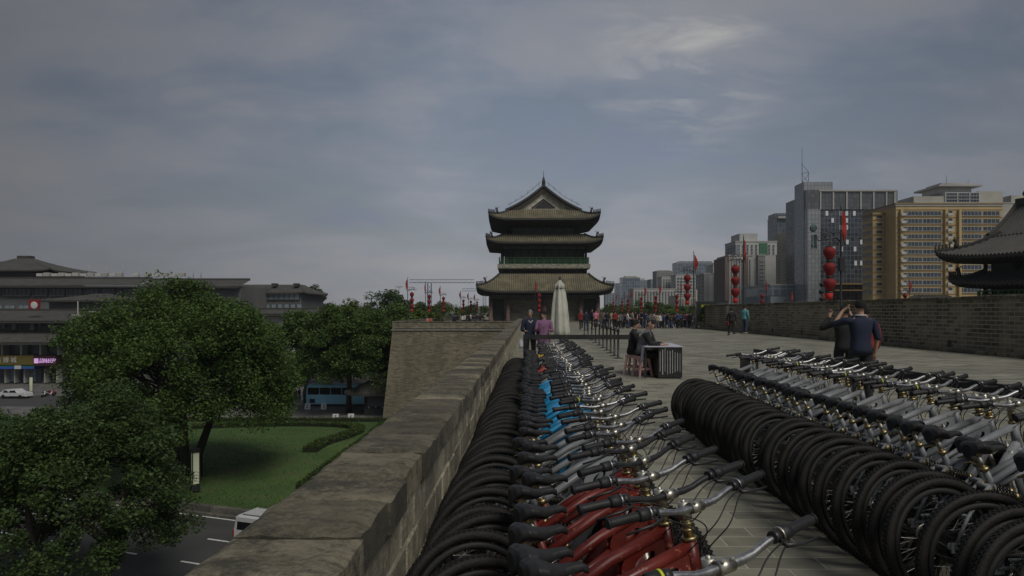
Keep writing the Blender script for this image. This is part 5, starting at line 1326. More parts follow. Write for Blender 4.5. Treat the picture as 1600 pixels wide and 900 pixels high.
for k in range(-2, 3): zc = k*.37; hw = sqrt(max(.1, 1.1**2 - zc**2)); m.box(X_(1268) - hw*.92, X_(1268) + hw*.92, -1.76, -1.72, Zp(357, Y) - GZ + zc - .05, Zp(357, Y) - GZ + zc + .05)
m.build("emblem_line", M_pan, em)
for k, chh_ in enumerate("国家电网"): moved(text_mb(chh_, 1.3, .06), T(X_(1271), -1.6, Zp(370 + k*5.4, Y) - GZ) @ Rx(pi/2)).build("lettering", M_em, ot)
moved(text_mb("STATE GRID", .85, .05), T(X_(1265.8), -1.6, Zp(378, Y) - GZ) @ Rx(pi/2) @ Rz(-pi/2)).build("lettering", M_em, ot)
M_paintrefl = plain("painted_reflection_pane", (.75, .78, .80), .3)  # bright reflection on the open windows, put into the pane as near-white colour
for (px, py) in ((1293, 333), (1302, 344), (1315, 333), (1324, 333), (1336, 333), (1324, 344), (1315, 355), (1324, 355), (1325, 378), (1347, 378), (1304, 389), (1316, 389), (1337, 389), (1338, 411), (1347, 411), (1358, 378)):
    m = MB(); m.box(X_(px) - .45, X_(px) + .45, .36, .46, Zp(py, Y) - GZ - .8, Zp(py, Y) - GZ + .8); m.build("open_window", M_paintrefl, ot)
m = MB(); q0 = X_(1265); zt = Zp(283, Y) - GZ
m.tube([(q0, 6, zt), (q0, 6, zt + 13)], [.12, .05], 5); m.tube([(X_(1279), 8, zt), (X_(1279), 8, zt + 4.5)], .09, 5)
for a_, b_ in (((q0, zt + 7.5), (X_(1279), zt + 4.5)), ((q0, zt + 4), (X_(1279), zt + 4.5)), ((q0, zt + 4), (X_(1279), zt + .5)), ((q0, zt + .5), (X_(1279), zt + 4))): m.tube([(a_[0], 6.5, a_[1]), (b_[0], 7.5, b_[1])], .07, 4)
m.build("roof_mast", M_iron, ot)
m = MB(); m.ball((X_(1362), 10, Zp(297, Y) - GZ + .5), 2.2, 10, sc_=(1, 1, .6)); m.build("satellite_dish", M_pan, ot)
m = MB()
for z in (Zp(445, Y), Zp(455, Y)): m.box(X_(1300), X_(1400), -2.4, .48, z - GZ, z - GZ + .5)
m.build("podium_ledge", conc("ochre_ledge", (.28, .19, .08)), ot)
# --- ochre apartment slab
Y = 195.0; M_och = conc("ochre_wall", (.50, .37, .18)); M_ochd = conc("ochre_dark", (.30, .21, .10)); M_wf = conc("window_frame_white", (.5, .5, .48))
a0, a1 = px_b(1400, 1566, Y)
yb, W, H = bld("apartment_block", "wide ochre apartment block with rows of ribbon windows behind the side hall", a0, a1, Y, 18, Zp(322, Y), M_och); cxx = (a0 + a1)/2
m = MB(); l0 = at(1364, Y + 6) - cxx; m.box(l0, -W - .01, 6, 12, 0, Zp(331, Y) - GZ); m.build("side_wing", M_och, yb)
m = MB(); m.box(l0 - .3, -W + .3, 5.6, 12.2, Zp(331, Y) - GZ, Zp(331, Y) - GZ + .6); m.box(-W - .35, W + .35, -.35, 18, H + .55, H + .9); m.build("cornice", M_ochd, yb)
nz = 11; dz = (Zp(328, Y) - Zp(460, Y)) / nz; wl = []
def uX(px): return at(px, Y) - cxx
for j in range(nz):
    z = Zp(460, Y) - GZ + j*dz + dz*.25
    for (p0, p1) in ((1412, 1441), (1442, 1471), (1500, 1534), (1536, 1562)): wl.append((uX(p0), z, uX(p1) - uX(p0), dz*.6))
    wl.append((uX(1482), z + .3, 1.2, 1.2)); wl.append((l0 + 1.0, z, 1.7, dz*.4)); wl.append((l0 + 4.0, z, 3.0, dz*.4))
facade(yb, [w_ for w_ in wl if w_[0] > -W], M_glass, M_wf, .16, .06, .05, oy=-.01); facade(yb, [w_ for w_ in wl if w_[0] < -W], M_glass, M_wf, .16, .06, .05, oy=5.99)
facade(yb, [(6.6 + k*1.9, Zp(460, Y) - GZ + j*dz + dz*.25, 1.4, dz*.5) for j in range(nz) for k in range(3)], M_glass, M_wf, .16, .06, .05, face='left', ox=l0 + .01)
m = MB()
for j in range(nz + 1): z = Zp(460, Y) - GZ + j*dz; m.box(-W - .1, W + .1, -.12, -.01, z, z + .16); m.box(l0 - .1, -W - .12, 5.88, 5.99, z, z + .16)
m.build("floor_band", M_ochd, yb)
m = MB(); [m.box(uX(px), uX(px) + .7, -.9, -.02, Zp(470, Y) - GZ, H - 1) for px in (1405, 1474.5, 1496)]; m.build("pilaster", M_och, yb)
for j in range(nz):
    z = Zp(460, Y) - GZ + j*dz
    for px in (1405, 1477): m = MB(); m.box(uX(px) - .1, uX(px) + 1.3, -1.5, -.91, z + .4, z + 1.1); m.build("air_conditioner", M_ac, yb)
# --- pale block with a wide flat cap behind it
Y = 300.0; M_pale = conc("pale_wall", (.42, .40, .34)); M_pale2 = conc("white_wall", (.46, .46, .44))
b0, b1 = px_b(1430, 1600, Y); pbk, W, H = bld("apartment_block", "pale stepped apartment block with a wide flat cap roof behind the ochre block", b0, b1, Y, 20, Zp(318, Y), M_pale); cc_ = (b0 + b1)/2
def bx_(p0, p1, t0, t1, y0, y1, nm, mt, root=None, c0=None, Y_=None):
    Y_ = Y_ or Y; c0 = cc_ if c0 is None else c0; m = MB(); m.box(at(p0, Y_) - c0 - .03, at(p1, Y_) - c0 + .03, y0, y1, Zp(t0, Y_) - GZ, Zp(t1, Y_) - GZ); return m.build(nm, mt, root or pbk)
bx_(1430, 1478, 317.8, 306, 1, 18, "upper_storeys", M_pale); bx_(1478.2, 1533, 317.8, 300, .5, 18, "upper_storeys", M_pale2); bx_(1533.2, 1571, 317.8, 298, 1.5, 18, "upper_storeys", M_pale)
bx_(1475, 1525, 299.8, 291, 3, 16, "roof_house", M_pale2); bx_(1468, 1536, 290.8, 288, 0, 19, "cap_roof", M_ledge); bx_(1480, 1528, 287.8, 283, 4, 15, "cap_roof", M_ledge)
facade(pbk, [(at(p0, Y) - cc_, Zp(py, Y) - GZ, at(p1, Y) - at(p0, Y), 1.4) for py in (306, 311, 316) for p0, p1 in ((1480, 1497), (1499, 1516), (1518, 1531))], M_glass, M_wf, .3, oy=.48)
m = MB(); [m.cyl((at(px, Y) - cc_, 8, Zp(283, Y) - GZ), (at(px, Y) - cc_, 8, Zp(t_, Y) - GZ), .12, .06, 4) for px, t_ in ((1497, 268), (1532, 276))]; m.build("antenna", M_iron, pbk)
Y = 330.0; q0, q1 = px_b(1572, 1640, Y); r_, W, H = bld("apartment_block", "pale high block cut off by the right edge, behind the side hall", q0, q1, Y, 20, Zp(322, Y), M_pale)
m = MB(); m.box(at(1585, Y) - (q0+q1)/2, W, 2, 18, H, Zp(304, Y) - GZ); m.build("upper_storeys", M_pale, r_); facade(r_, grid_w(-W, W, 6, H - 8, H, 3), M_glass, M_wf, .2, oy=-.01)
# --- the receding skyline: (x0, x1, top, Y, material, columns, rows, label, extras)
M_blue = curtain("blue_glass", (.12, .16, .20), (.22, .25, .28), 2.4, 3.2, .25); M_dk = curtain("dark_glass", (.06, .075, .09), (.13, .15, .16), 2.0, 3.0, .2)
M_gr = conc("grey_wall", (.24, .24, .235)); M_wh = conc("off_white_wall", (.44, .44, .42)); M_br = conc("brown_wall", (.17, .13, .11)); M_be = conc("beige_wall", (.36, .33, .25)); M_gn = conc("green_panel", (.05, .16, .09)); M_bg = conc("blue_grey_wall", (.22, .25, .27))
def tower(x0, x1, top, Y, mat, nu, nz, label, extras=(), fw=.5, fh=.5, glass=None, name="apartment_tower", dep=16):
    p0, p1 = px_b(x0, x1, Y)
    if x0 > 1080: p0 = min(at(x0, Y + dep), p1 - 3)
    extras = [(max(a, p0 / Y * F + 800), *r) for a, *r in extras]; root, W, H = bld(name, label, p0, p1, Y, dep, Zp(top, Y), mat); c0 = (p0 + p1)/2
    for (a, b, t0, t1, mt, dy, nm) in extras: bx_(a, b, t0, t1, dy, dep - 1, nm, mt, root, c0, Y)
    lo = max(2.0, Zp(478, Y) - GZ)
    if nu: facade(root, grid_w(-W + .6, W - .6, nu, lo, H - 1, nz, fw, fh), glass or M_glass, M_wf if mat is not M_wh else M_gr, .25, oy=-.01)
    # left side face is seen too
    if nu and x0 > 1080: facade(root, grid_w(1, dep - 1, max(2, nu // 3), lo, H - 1, nz, fw, fh), glass or M_glass, M_wf, .25, face='left', ox=-W + .01)
    return root
tower(1199.5, 1243.5, 340, 430, M_dk, 0, 0, "dark glass tower with an overhanging flat top left of the grey office tower", [(1205, 1243, 339.8, 332, M_dk, 3, "roof_house"), (1197, 1244, 341.5, 338.5, M_ledge, -2, "cap_roof")], name="office_tower")
tower(1211, 1243.5, 364, 330, M_be, 6, 22, "beige tower with cream balconies in front of the dark glass tower", [(1213, 1243, 363.8, 361, M_be, 2, "roof_house")], .6, .42)
t_ = tower(1213, 1243.5, 396, 300, M_be, 5, 15, "yellowish apartment block at the left foot of the grey office tower", (), .55, .5)
tower(1133, 1214, 378, 330, M_wh, 9, 18, "white apartment block with green panels and a small gabled roof house", [(1158, 1186, 377.8, 364, M_wh, 2, "roof_house"), (1186.5, 1199, 410, 380, M_gn, -.3, "green_panel"), (1144, 1154, 410, 382, M_bg, -.3, "side_panel")], .4, .5)
tower(1121, 1176, 400, 285, M_wh, 8, 13, "white apartment block with brown window bays facing the third lantern post", [(1127, 1132, 470, 402, M_br, -.8, "window_bay"), (1162, 1168, 470, 402, M_br, -.8, "window_bay"), (1176.2, 1213, 470, 399, M_wh, .5, "right_wing")], .38, .5)
tower(1183, 1196, 399.5, 284, M_gr, 2, 13, "narrow grey stair block set between the white wings", (), .5, .5)
tower(1160, 1246, 446, 245, M_bg, 0, 0, "low long blue-grey market hall with a glazed upper band", [(1160, 1246, 462, 447, M_blue, -.2, "glazed_band")], name="market_hall", dep=30)
tower(1087, 1121.5, 428, 350, M_wh, 4, 9, "white and grey block right of the fourth lantern string", [(1100, 1108, 475, 429, M_gr, -.5, "grey_panel"), (1108.2, 1121, 475, 429, M_wh, -.5, "balcony_stack")], .45, .5)
tower(1104, 1122, 414, 420, M_wh, 3, 12, "pale block peeping over the white and grey block", (), .45, .5)
tower(1057, 1119, 411, 620, M_blue, 0, 0, "wide blue glass block with a curved top far behind the lanterns", [(1062, 1114, 410.8, 408, M_blue, 2, "roof_house")], name="office_block")
tower(1056, 1088, 430, 480, M_wh, 6, 9, "striped pale block below the wide blue glass block", (), .7, .4)
tower(1026, 1052, 424, 560, M_gr, 6, 12, "grey brown apartment tower with a crenellated roof", [(1030, 1048, 423.8, 422, M_gr, 2, "roof_house")], .5, .5)
tower(1034, 1057, 433, 500, M_wh, 5, 11, "pale tower in front of the grey brown tower", (), .5, .5)
tower(1017, 1034, 437, 600, M_bg, 4, 10, "slim blue-grey block left of the pale tower", (), .5, .5)
tower(972, 1000, 434, 700, M_blue, 0, 0, "blue office block with a sloping stepped crown near the gate tower", [(978, 996, 433.8, 431, M_ledge, 2, "crown")], name="office_block")
tower(996, 1018, 438, 760, M_bg, 5, 8, "grey-blue block beside the stepped office block", [(999, 1008, 437.8, 435, M_ledge, 2, "roof_house")], .5, .5)
tower(963, 974, 443, 800, M_blue, 0, 0, "narrow pale blue slab nearest the gate tower", (), name="office_block")
tower(946, 966, 458, 900, M_bg, 4, 5, "low hazy block just right of the gate tower roof", (), .5, .5)
tower(990, 1058, 452, 440, M_wh, 14, 6, "long white terrace of flats behind the crowd", (), .5, .5, dep=20)
tower(1058, 1090, 463, 380, M_pale, 6, 3, "low pale houses behind the end of the crowd", (), .5, .5, dep=20)
# left-hand far skyline, low
for i, (a, b, t_, Yd, mt, nu, nz_) in enumerate([(452, 470, 478, 520, M_wh, 4, 2), (488, 506, 481, 620, M_wh, 4, 1), (536, 575, 478.5, 560, M_gr, 6, 2), (640, 700, 481, 700, M_bg, 8, 1), (735, 765, 479, 650, M_wh, 5, 2)]):
    tower(a, b, t_, Yd, mt, nu, nz_, f"low pale house on the left skyline, {nth(i)} from the left", (), .5, .5, name="distant_house")
# ------------------------------------------------------------------ traditional shopping blocks on the left
M_gw = conc("grey_stucco", (.13, .13, .128)); M_gwd = conc("dark_stucco", (.06, .06, .06)); M_tl = M_tiled
def slope_roof(mb, x0, x1, y0, y1, z0, z1, pitch=.5, curve=.18):
    """tiled single slope rising from the eave y0, z0 to y1, z1"""
    n = int((x1 - x0) / (pitch / 4)); n -= n % 4
    for i in range(n):
        a, b = x0 + (x1 - x0)*i/n, x0 + (x1 - x0)*(i+1)/n; ha = (.0, .12, .16, .12)[i % 4]; hb = (.0, .12, .16, .12)[(i+1) % 4]; vs = []
        for j in range(5):
            f_ = j / 4; z = z0 + (z1 - z0) * (f_ * (1 - curve) + curve * f_ * f_); y = y0 + (y1 - y0)*f_; vs += [(a, y, z + ha), (b, y, z + hb)]
        mb.add(vs, [(2*j, 2*j+1, 2*j+3, 2*j+2) for j in range(4)])
    mb.box(x0, x1, y0 - .05, y0 + .15, z0 - .35, z0 - .02, 1); mb.box(x0, x1, y1 - .2, y1 + .3, z1 - .1, z1 + .45, 1)
Y = 128.0; x0, x1 = at(-60, Y), at(122, Y)
sb_ = thing("shopping_block", "dark grey traditional-style shopping block with tiled eaves and bright shop signs", "building", (0, 0, 0))
m = MB(); m.box(x0, x1, Y + 2, Y + 22, GZ, Zp(502, Y)); m.build("wall", M_gw, sb_)
def hrow(px0, px1, y0, y1, dy, nm, mt, r=sb_, YY=None): YY = YY or Y; m = MB(); m.box(at(px0, YY), at(px1, YY), YY + dy, YY + 2.2, Zp(y1, YY), Zp(y0, YY)); return m.build(nm, mt, r)
m = MB(); slope_roof(m, x0, at(123, Y), Y - .5, Y + 8, Zp(502, Y), Zp(486, Y)); m.build("upper_roof", [M_tl, M_ridge], sb_)
m = MB(); slope_roof(m, x0, at(119, Y), Y - 2.5, Y + 1.9, Zp(535, Y), Zp(518, Y)); m.build("lower_roof", [M_tl, M_ridge], sb_)
hrow(-60, 119, 503.5, 516, 1.9, "window_recess", M_gwd); hrow(-60, 112, 537, 555, 1.9, "window_recess", M_gwd)
for i, px in enumerate((-20, 12, 41, 72, 98)): hrow(px, px + 5.5, 503.5, 516, 1.0, "pier", M_gw)
for i, px in enumerate((-30, 0, 30, 60, 88)): hrow(px, px + 2.6, 537, 555, .2, "pier", M_ledge)
for i, px in enumerate((-14, 12, 42, 72)): hrow(px, px + 11, 504.5, 515, 1.7, "window", M_glass); hrow(px - 6, px + 13, 540, 554, 1.7, "window", M_glass)
o = hrow(-60, 57.5, 555, 569.5, -1.0, "gold_shop_sign", plain("gold_sign", (.13, .10, .02), .5, var=.15))
def letters(body, px, py, size, mt, root, YY, dy, gap=None):
    for i, ch_ in enumerate(body): moved(text_mb(ch_, size, .04), T(at(px + i * gap, YY), YY + dy, Zp(py, YY)) @ Rx(pi/2)).build("lettering", mt, root)
M_let = plain("sign_white", (.5, .5, .45), .5); t = NT("lit_violet"); t.out((.7, .45, .75), .5); t.b.inputs["Emission Color"].default_value = (.8, .45, .9, 1); t.b.inputs["Emission Strength"].default_value = .35; M_vio = t.m
letters("美博城", 3.5, 562.5, 1.15, M_let, o.parent, Y, -1.06, 12)
o = hrow(58.3, 92, 555.5, 571, -1.0, "purple_shop_sign", plain("purple_sign", (.045, .01, .02), .5))
letters("品味长安", 70.5, 563.5, .95, M_vio, sb_, Y, -1.06, 6.3)
m = MB(); m.box(at(59, Y), at(65.7, Y), Y - 1.05, Y - 1.01, Zp(567, Y), Zp(559.5, Y)); m.build("sign_badge", M_vio, sb_)
hrow(-60, 57.8, 570.3, 572.4, -.8, "green_stripe", conc("green_stripe", (.02, .2, .09))); hrow(-60, 57.8, 572.5, 575.8, -.85, "blue_stripe", conc("blue_stripe", (.03, .08, .35)))
hrow(28, 38, 570.5, 576, -.95, "white_plate", M_wf)
for px in (-10, 6, 22, 37, 46): hrow(px, px + 9, 578, 597, 1.6, "shop_window", M_glassl if px in (6, 37) else M_glass)
for px in (5, 20, 35, 67, 86): hrow(px, px + 1.2, 576.5, 598.5, .3, "pier", M_ledge)
hrow(60, 66, 578, 597, 1.6, "shop_door", M_glassl); hrow(70, 84, 577, 597, 1.6, "shop_window", M_dark)
# red framed sign standing on the roof (its figure is left out)
m = MB(); m.box(at(43, 129), at(60, 129), 129.2, 129.5, Zp(483, 129), Zp(468, 129)); fs = thing("roof_sign", "red framed sign with a pale patch above the upper tiled roof", "sign", (0, 0, 0)); m.build("panel", plain("sign_red", (.22, .012, .012), .6), fs)
m = MB(); m.ball((at(52, 129), 129.15, Zp(477, 129)), .7, 12, sc_=(1, .12, 1)); m.build("pale_patch", M_wf, fs)
# hotel block with lettering
Y = 134.0; hb_ = thing("hotel_block", "grey hotel block with a white lettered sign half hidden by the big tree", "building", (0, 0, 0))
m = MB(); m.box(at(121, Y), at(238, Y), Y, Y + 22, GZ, Zp(484, Y)); m.build("wall", M_gw, hb_)
m = MB(); m.box(at(119, Y), at(240, Y), Y - .5, Y + 22, Zp(484, Y) + .01, Zp(481, Y)); m.build("roof_slab", M_ridge, hb_)
m = MB(); m.box(at(130, Y), at(180, Y), Y - .6, Y - .02, Zp(497.5, Y), Zp(484.5, Y)); m.build("sign_panel", M_dark, hb_)
letters("丽枫酒店", 146, 491, 1.25, M_wf, hb_, Y, -.66, 9.2)
m = MB(); m.box(at(134, Y), at(140, Y), Y - .66, Y - .61, Zp(495.5, Y), Zp(486, Y)); m.build("sign_badge", M_wf, hb_)
m = MB(); g_ = plain("sign_green", (.01, .22, .09), .5)
for a_, b_ in ((127.5, 134), (134, 140.5)):
    pts = [(at(a_ + (b_ - a_)*(.5 - .5*cos(pi*k/8)), Y), Y - .3, Zp(516 - 13*sin(pi*k/8)**.7, Y)) for k in range(9)]; m.tube(pts, .16, 6)
m.build("green_arches", g_, hb_)
m = MB(); m.lathe([(.1, 0), (.08, 9.5)], 6, M=T(at(121.5, 122), 122, GZ + 6)); rp_ = tag(m.build("floodlight_pole", M_ledge), "pale pole with a row of floodlights beside the hotel sign", "pole")
m = MB(); m.box(at(113, 122), at(129, 122), 121.8, 122.1, Zp(494, 122), Zp(493, 122)); [m.box(at(p_, 122), at(p_ + 2.5, 122), 121.6, 122.2, Zp(493, 122), Zp(491, 122)) for p_ in (114, 120, 126)]; m.build("floodlight_bar", M_ledge, rp_)
m = MB(); m.cyl((at(121.5, 122), 122, GZ), (at(121.5, 122), 122, GZ + 6.05), .11, n=6); m.build("lower_pole", M_ledge, rp_)
# pavilion roof in front of the rear block
Y = 140.0; pv = thing("roof_pavilion", "low hipped pavilion roof in front of the long rear block", "building", (at(131, Y), Y + 6, 0))
m = MB(); m.box(at(66, Y) - at(131, Y), at(186, Y) - at(131, Y), -4, 5, GZ, Zp(470, Y)); m.build("wall", M_gw, pv)
m = MB(); sv_ = skirt(m, 1.2, .6, Zp(459, Y), 9.4, 6.2, Zp(470, Y), .2, nv=4, pitch=.5); m.build("roof", [M_tl, M_ridge], pv)
# long rear block
Y = 152.0
rb_ = thing("rear_block", "long dark tiled-roof block with rooftop units behind the shops", "building", (0, 0, 0))
m = MB(); m.box(at(-60, Y), at(372, Y), Y + 1.5, Y + 24, GZ, Zp(447, Y)); m.build("wall", M_gw, rb_)
m = MB(); slope_roof(m, at(-60, Y), at(214, Y), Y - .6, Y + 6, Zp(447, Y), Zp(434, Y)); m.build("roof", [M_tl, M_ridge], rb_)
m = MB(); slope_roof(m, at(214.5, Y), at(374, Y), Y - .2, Y + 6, Zp(448, Y), Zp(436, Y)); m.build("roof", [M_tl, M_ridge], rb_)
wl = [(at(px, Y), Zp(461.5, Y), at(px + 22, Y) - at(px, Y), (461.5 - 450.5) * Y / F) for px in (-28, -1, 19, 46, 73, 100, 126, 152, 186, 214, 245, 275)]
facade(rb_, wl, M_glass, M_gw, .4, oy=Y + 1.49)
facade(rb_, [(at(px, Y), Zp(482, Y), at(px + 16, Y) - at(px, Y), (482 - 475.5) * Y / F) for px in (-20, 0, 22)], M_glassl, M_gw, .4, oy=Y + 1.49)
for i, px in enumerate((56, 67, 80, 90, 101, 112, 125, 136, 148, 158, 170, 180, 206, 224, 237, 251, 264, 278)):
    Yb = Y + 8; m = MB(); h_ = (5.5 if i % 2 else 4.2) * Yb / F; m.bbox(at(px, Yb), at(px + 9, Yb), Yb, Yb + 1.2, Zp(431.5, Yb), Zp(431.5, Yb) + h_, .05)
    m.build("rooftop_unit", M_ac if i % 2 == 0 else M_ledge, rb_)
m = MB()
for px, t_ in ((139, 412), (166, 414), (192, 412), (217, 415), (302, 420), (314, 421)): Yb = Y + 9; m.cyl((at(px, Yb), Yb, Zp(434, Yb)), (at(px, Yb), Yb, Zp(t_, Yb)), .09, .05, 5)
m.build("antenna", M_ledge, rb_)
# far-left hipped tower roof
Y = 172.0; ft = thing("corner_pavilion", "dark hipped tower roof at the left edge rising above the rear block", "building", (at(5, Y), Y + 8, 0))
m = MB(); m.box(-10.5, 10.5, -7, 8, GZ, Zp(424, Y)); m.build("wall", M_gwd, ft); m = MB(); skirt(m, 1.6, 1.0, Zp(401, Y), 12.8, 9.5, Zp(423, Y), .5, nv=6, pitch=.55); m.build("roof", [M_tl, M_ridge], ft)
m = MB(); m.box(-1.6, 1.6, -1.1, 1.1, Zp(401.5, Y), Zp(396, Y)); m.build("roof_knob", M_ridge, ft)
# block to the right of the big tree
Y = 170.0; kb_ = thing("corner_block", "dark tiled block standing right of the big tree with small windows", "building", (0, 0, 0))
m = MB(); m.box(at(330, Y), at(470, Y), Y, Y + 20, GZ, Zp(457, Y)); m.build("wall", M_gw, kb_)
m = MB(); s_ = skirt(m, (at(452, Y) - at(345, Y))/2, 2, Zp(443.5, Y) , (at(477, Y) - at(322, Y))/2, 11, Zp(458, Y), .3, nv=4, pitch=.55)
o = m.build("roof", [M_tl, M_ridge], kb_); o.location = ((at(477, Y) + at(322, Y))/2, Y + 10, 0)
m = MB(); [m.box(at(px, Y), at(px + 7, Y), Y + 4, Y + 6, Zp(446, Y), Zp(441.5, Y)) for px in (415, 450)]; m.build("chimney", M_ridge, kb_)
facade(kb_, [(at(px, Y), Zp(468, Y), 1.3, 1.5) for px in range(380, 466, 8)] + [(at(px, Y), Zp(482, Y), 1.3, 1.2) for px in range(384, 466, 10)], M_glassl, M_gwd, .3, oy=Y - .01)
m = MB(); slope_roof(m, at(360, 158), at(505, 158), 157, 162, Zp(491, 158), Zp(484, 158)); m.build("lower_roof", [M_tl, M_ridge], kb_)
m = MB(); m.box(at(365, 158), at(498, 158), 158.5, 169.9, GZ, Zp(490, 158)); m.build("annex_wall", M_ledge, kb_)
# far crane and masts
def crane(px, Y, top, jl, jr, label):
    root = thing("tower_crane", label, "crane", (at(px, Y), Y, GZ)); h_ = Zp(top, Y) - GZ; c = .9
    m = MB()
    for sx in (-1, 1):
        for sy in (-1, 1): m.box(sx*c - .12, sx*c + .12, sy*c - .12, sy*c + .12, 0, h_)
    n = int(h_ / 2.2)
    for k in range(n): m.tube([(-c, -c, k*2.2), (c, -c, (k+1)*2.2)], .09, 4); m.tube([(c, c, k*2.2), (-c, c, (k+1)*2.2)], .09, 4)
    m.build("mast", M_crane, root); m = MB(); a, b = at(jl, Y) - at(px, Y), at(jr, Y) - at(px, Y)
    for y, z in ((-.8, 0), (.8, 0), (0, 1.5)): m.box(a, b, y - .12, y + .12, h_ + z, h_ + z + .24)
    n = int((b - a) / 2.4)
    for k in range(n): x = a + (b - a)*k/n; x2 = a + (b-a)*(k+.5)/n; x3 = a + (b-a)*(k+1)/n; m.tube([(x, -.8, h_), (x2, 0, h_ + 1.6), (x3, -.8, h_)], .08, 4)
    m.build("jib", M_crane, root)
M_crane = plain("crane_blue", (.16, .20, .26), .6)
crane(671, 330, 442, 640, 741, "blue-grey tower crane whose long jib stretches across the sky left of the gate tower")
crane(757, 420, 455, 722, 760, "smaller distant crane half hidden by the gate tower roof")
m = MB(); m.cyl((0, 0, 0), (0, 0, Zp(447, 300) - GZ), .5, .2, 6); m.box(-1.6, 1.6, -.3, .3, Zp(449, 300) - GZ, Zp(447.5, 300) - GZ); tag(m.build("radio_mast", M_ledge, None, (at(623.5, 300), 300, GZ)), "thin radio mast on the skyline behind the dark round tree", "mast")
# ------------------------------------------------------------------ trees
M_leaf = leafmat("tree_leaf", (.032, .064, .014), (.068, .125, .026), (.14, .205, .048))
M_leafd = leafmat("dark_tree_leaf", (.026, .052, .015), (.052, .095, .026), (.105, .155, .042))
M_leafy = leafmat("yellow_tree_leaf", (.045, .075, .014), (.09, .135, .022), (.15, .19, .04))
M_bark = plain("bark", (.045, .038, .030), .95, var=.4, scale=8, bump=.8)
def crown_pts(rx, ry, rz, n, nclump, seed, cl=.2, hollow=.55, flat=.75):
    rg = np.random.default_rng(seed); P = []
    d = rg.normal(size=(nclump, 3)); d /= np.linalg.norm(d, axis=1)[:, None]; d[:, 2] = np.where(d[:, 2] < -.45, -d[:, 2], d[:, 2])
    rad = rg.uniform(hollow, 1.0, nclump) ** .6; bump_ = 1 + .13*np.sin(d[:, 0]*5 + seed) * np.cos(d[:, 1]*4 + d[:, 2]*3)
    Cn = d * (rad * bump_)[:, None] * np.array([rx, ry, rz]); sz = rg.uniform(.55, 1.35, nclump) * cl * (rx + rz) / 2
    k = rg.integers(0, nclump, n); e = rg.normal(size=(n, 3)); e /= np.linalg.norm(e, axis=1)[:, None]; e *= (rg.uniform(0, 1, n) ** .38)[:, None]
    e[:, 2] = e[:, 2] * flat; P = Cn[k] + e * sz[k][:, None]
    P[:, 2] -= .18 * (P[:, 0]**2 / rx + P[:, 1]**2 / ry) * .25
    return P, Cn
def tree(name, label, x, y, z0, rx, ry, rz, zc, n, nclump, leaf, mat, seed, trunk_r=.35, stems=1, cl=.2, group=None):
    root = thing(name, label, "tree", (x, y, z0), 0, group)
    P, Cn = crown_pts(rx, ry, rz, n, nclump, seed, cl); P[:, 2] += zc - z0
    o = scatter("crown", P, leaf, mat, seed=seed, parent=root, asp=.62, up=.55)
    rr = random.Random(seed); m = MB(); zc_ = zc - z0
    for s_ in range(stems):
        a = 2*pi*s_/max(1, stems) + rr.uniform(0, 1); off = 0 if stems == 1 else .8
        bx, by = off*cos(a), off*sin(a); tpx, tpy = bx*2.2 + rr.uniform(-.3, .3), by*2.2; h1 = zc_ - rz*.45
        m.tube([(bx, by, -.1), (bx*1.1, by*1.1, h1*.4), (tpx, tpy, h1), (tpx*1.2, tpy*1.2, zc_ + rz*.3)], [trunk_r*1.25, trunk_r, trunk_r*.8, trunk_r*.25], 9)
        for k in range(7):
            a2 = a + rr.uniform(-1.6, 1.6) if stems > 1 else rr.uniform(0, 6.28); q = Cn[rr.randrange(len(Cn))]; q0 = Vector((tpx, tpy, h1 * rr.uniform(.85, 1.25)))
            q1 = Vector((q[0]*.85, q[1]*.85, zc_ + q[2]*.8)); m.tube([q0, q0.lerp(q1, .5) + Vector((0, 0, .3)), q1], [trunk_r*.45, trunk_r*.28, trunk_r*.1], 6)
    m.build("trunk", M_bark, root); return root
tree("big_tree", "very large broad dark green tree on the lawn filling the left of the view", at(291, 54), 54, GZ + .4, 8.5, 8.0, 6.9, -3.9, 200000, 460, .20, M_leaf, 5, .34, 4, .175)
tree("near_tree", "dark tree in the bottom left corner below the wall", at(120, 31), 31, GZ, 4.5, 4.6, 5.0, -7.3, 110000, 320, .14, M_leafd, 9, .25, 2, .16)
tree("near_tree", "lower tree crown at the very left edge below the corner tree", at(-10, 34), 34, GZ, 4.0, 4.2, 3.6, -7.4, 36000, 110, .18, M_leafd, 19, .22, 1, .22)
tree("lawn_tree", "round green tree over the blue bus", at(545, 92), 92, GZ, 7.3, 7.0, 6.6, -4.4, 70000, 260, .28, M_leaf, 13, .36, 1, .16)
tree("lawn_tree", "green tree right of the big tree, overlapping its edge", at(478, 100), 100, GZ, 5.6, 5.5, 6.0, -4.4, 30000, 120, .34, M_leaf, 14, .3, 1, .21)
tree("lawn_tree", "green tree squeezed against the bastion corner", at(600, 104), 104, GZ, 5.6, 5.0, 6.0, -3.9, 30000, 120, .34, M_leaf, 15, .3, 1, .21)
tree("lawn_tree", "yellow-green tree with a pointed top behind the round green tree", at(534, 125), 125, GZ, 7.0, 5.5, 6.4, -4.0, 26000, 110, .38, M_leafy, 16, .3, 1, .2)
tree("park_tree", "tree closing the gap beyond the plaza below the round tree", at(425, 128), 128, GZ, 8, 6, 5.2, -6.5, 26000, 110, .4, M_leaf, 17, .3)
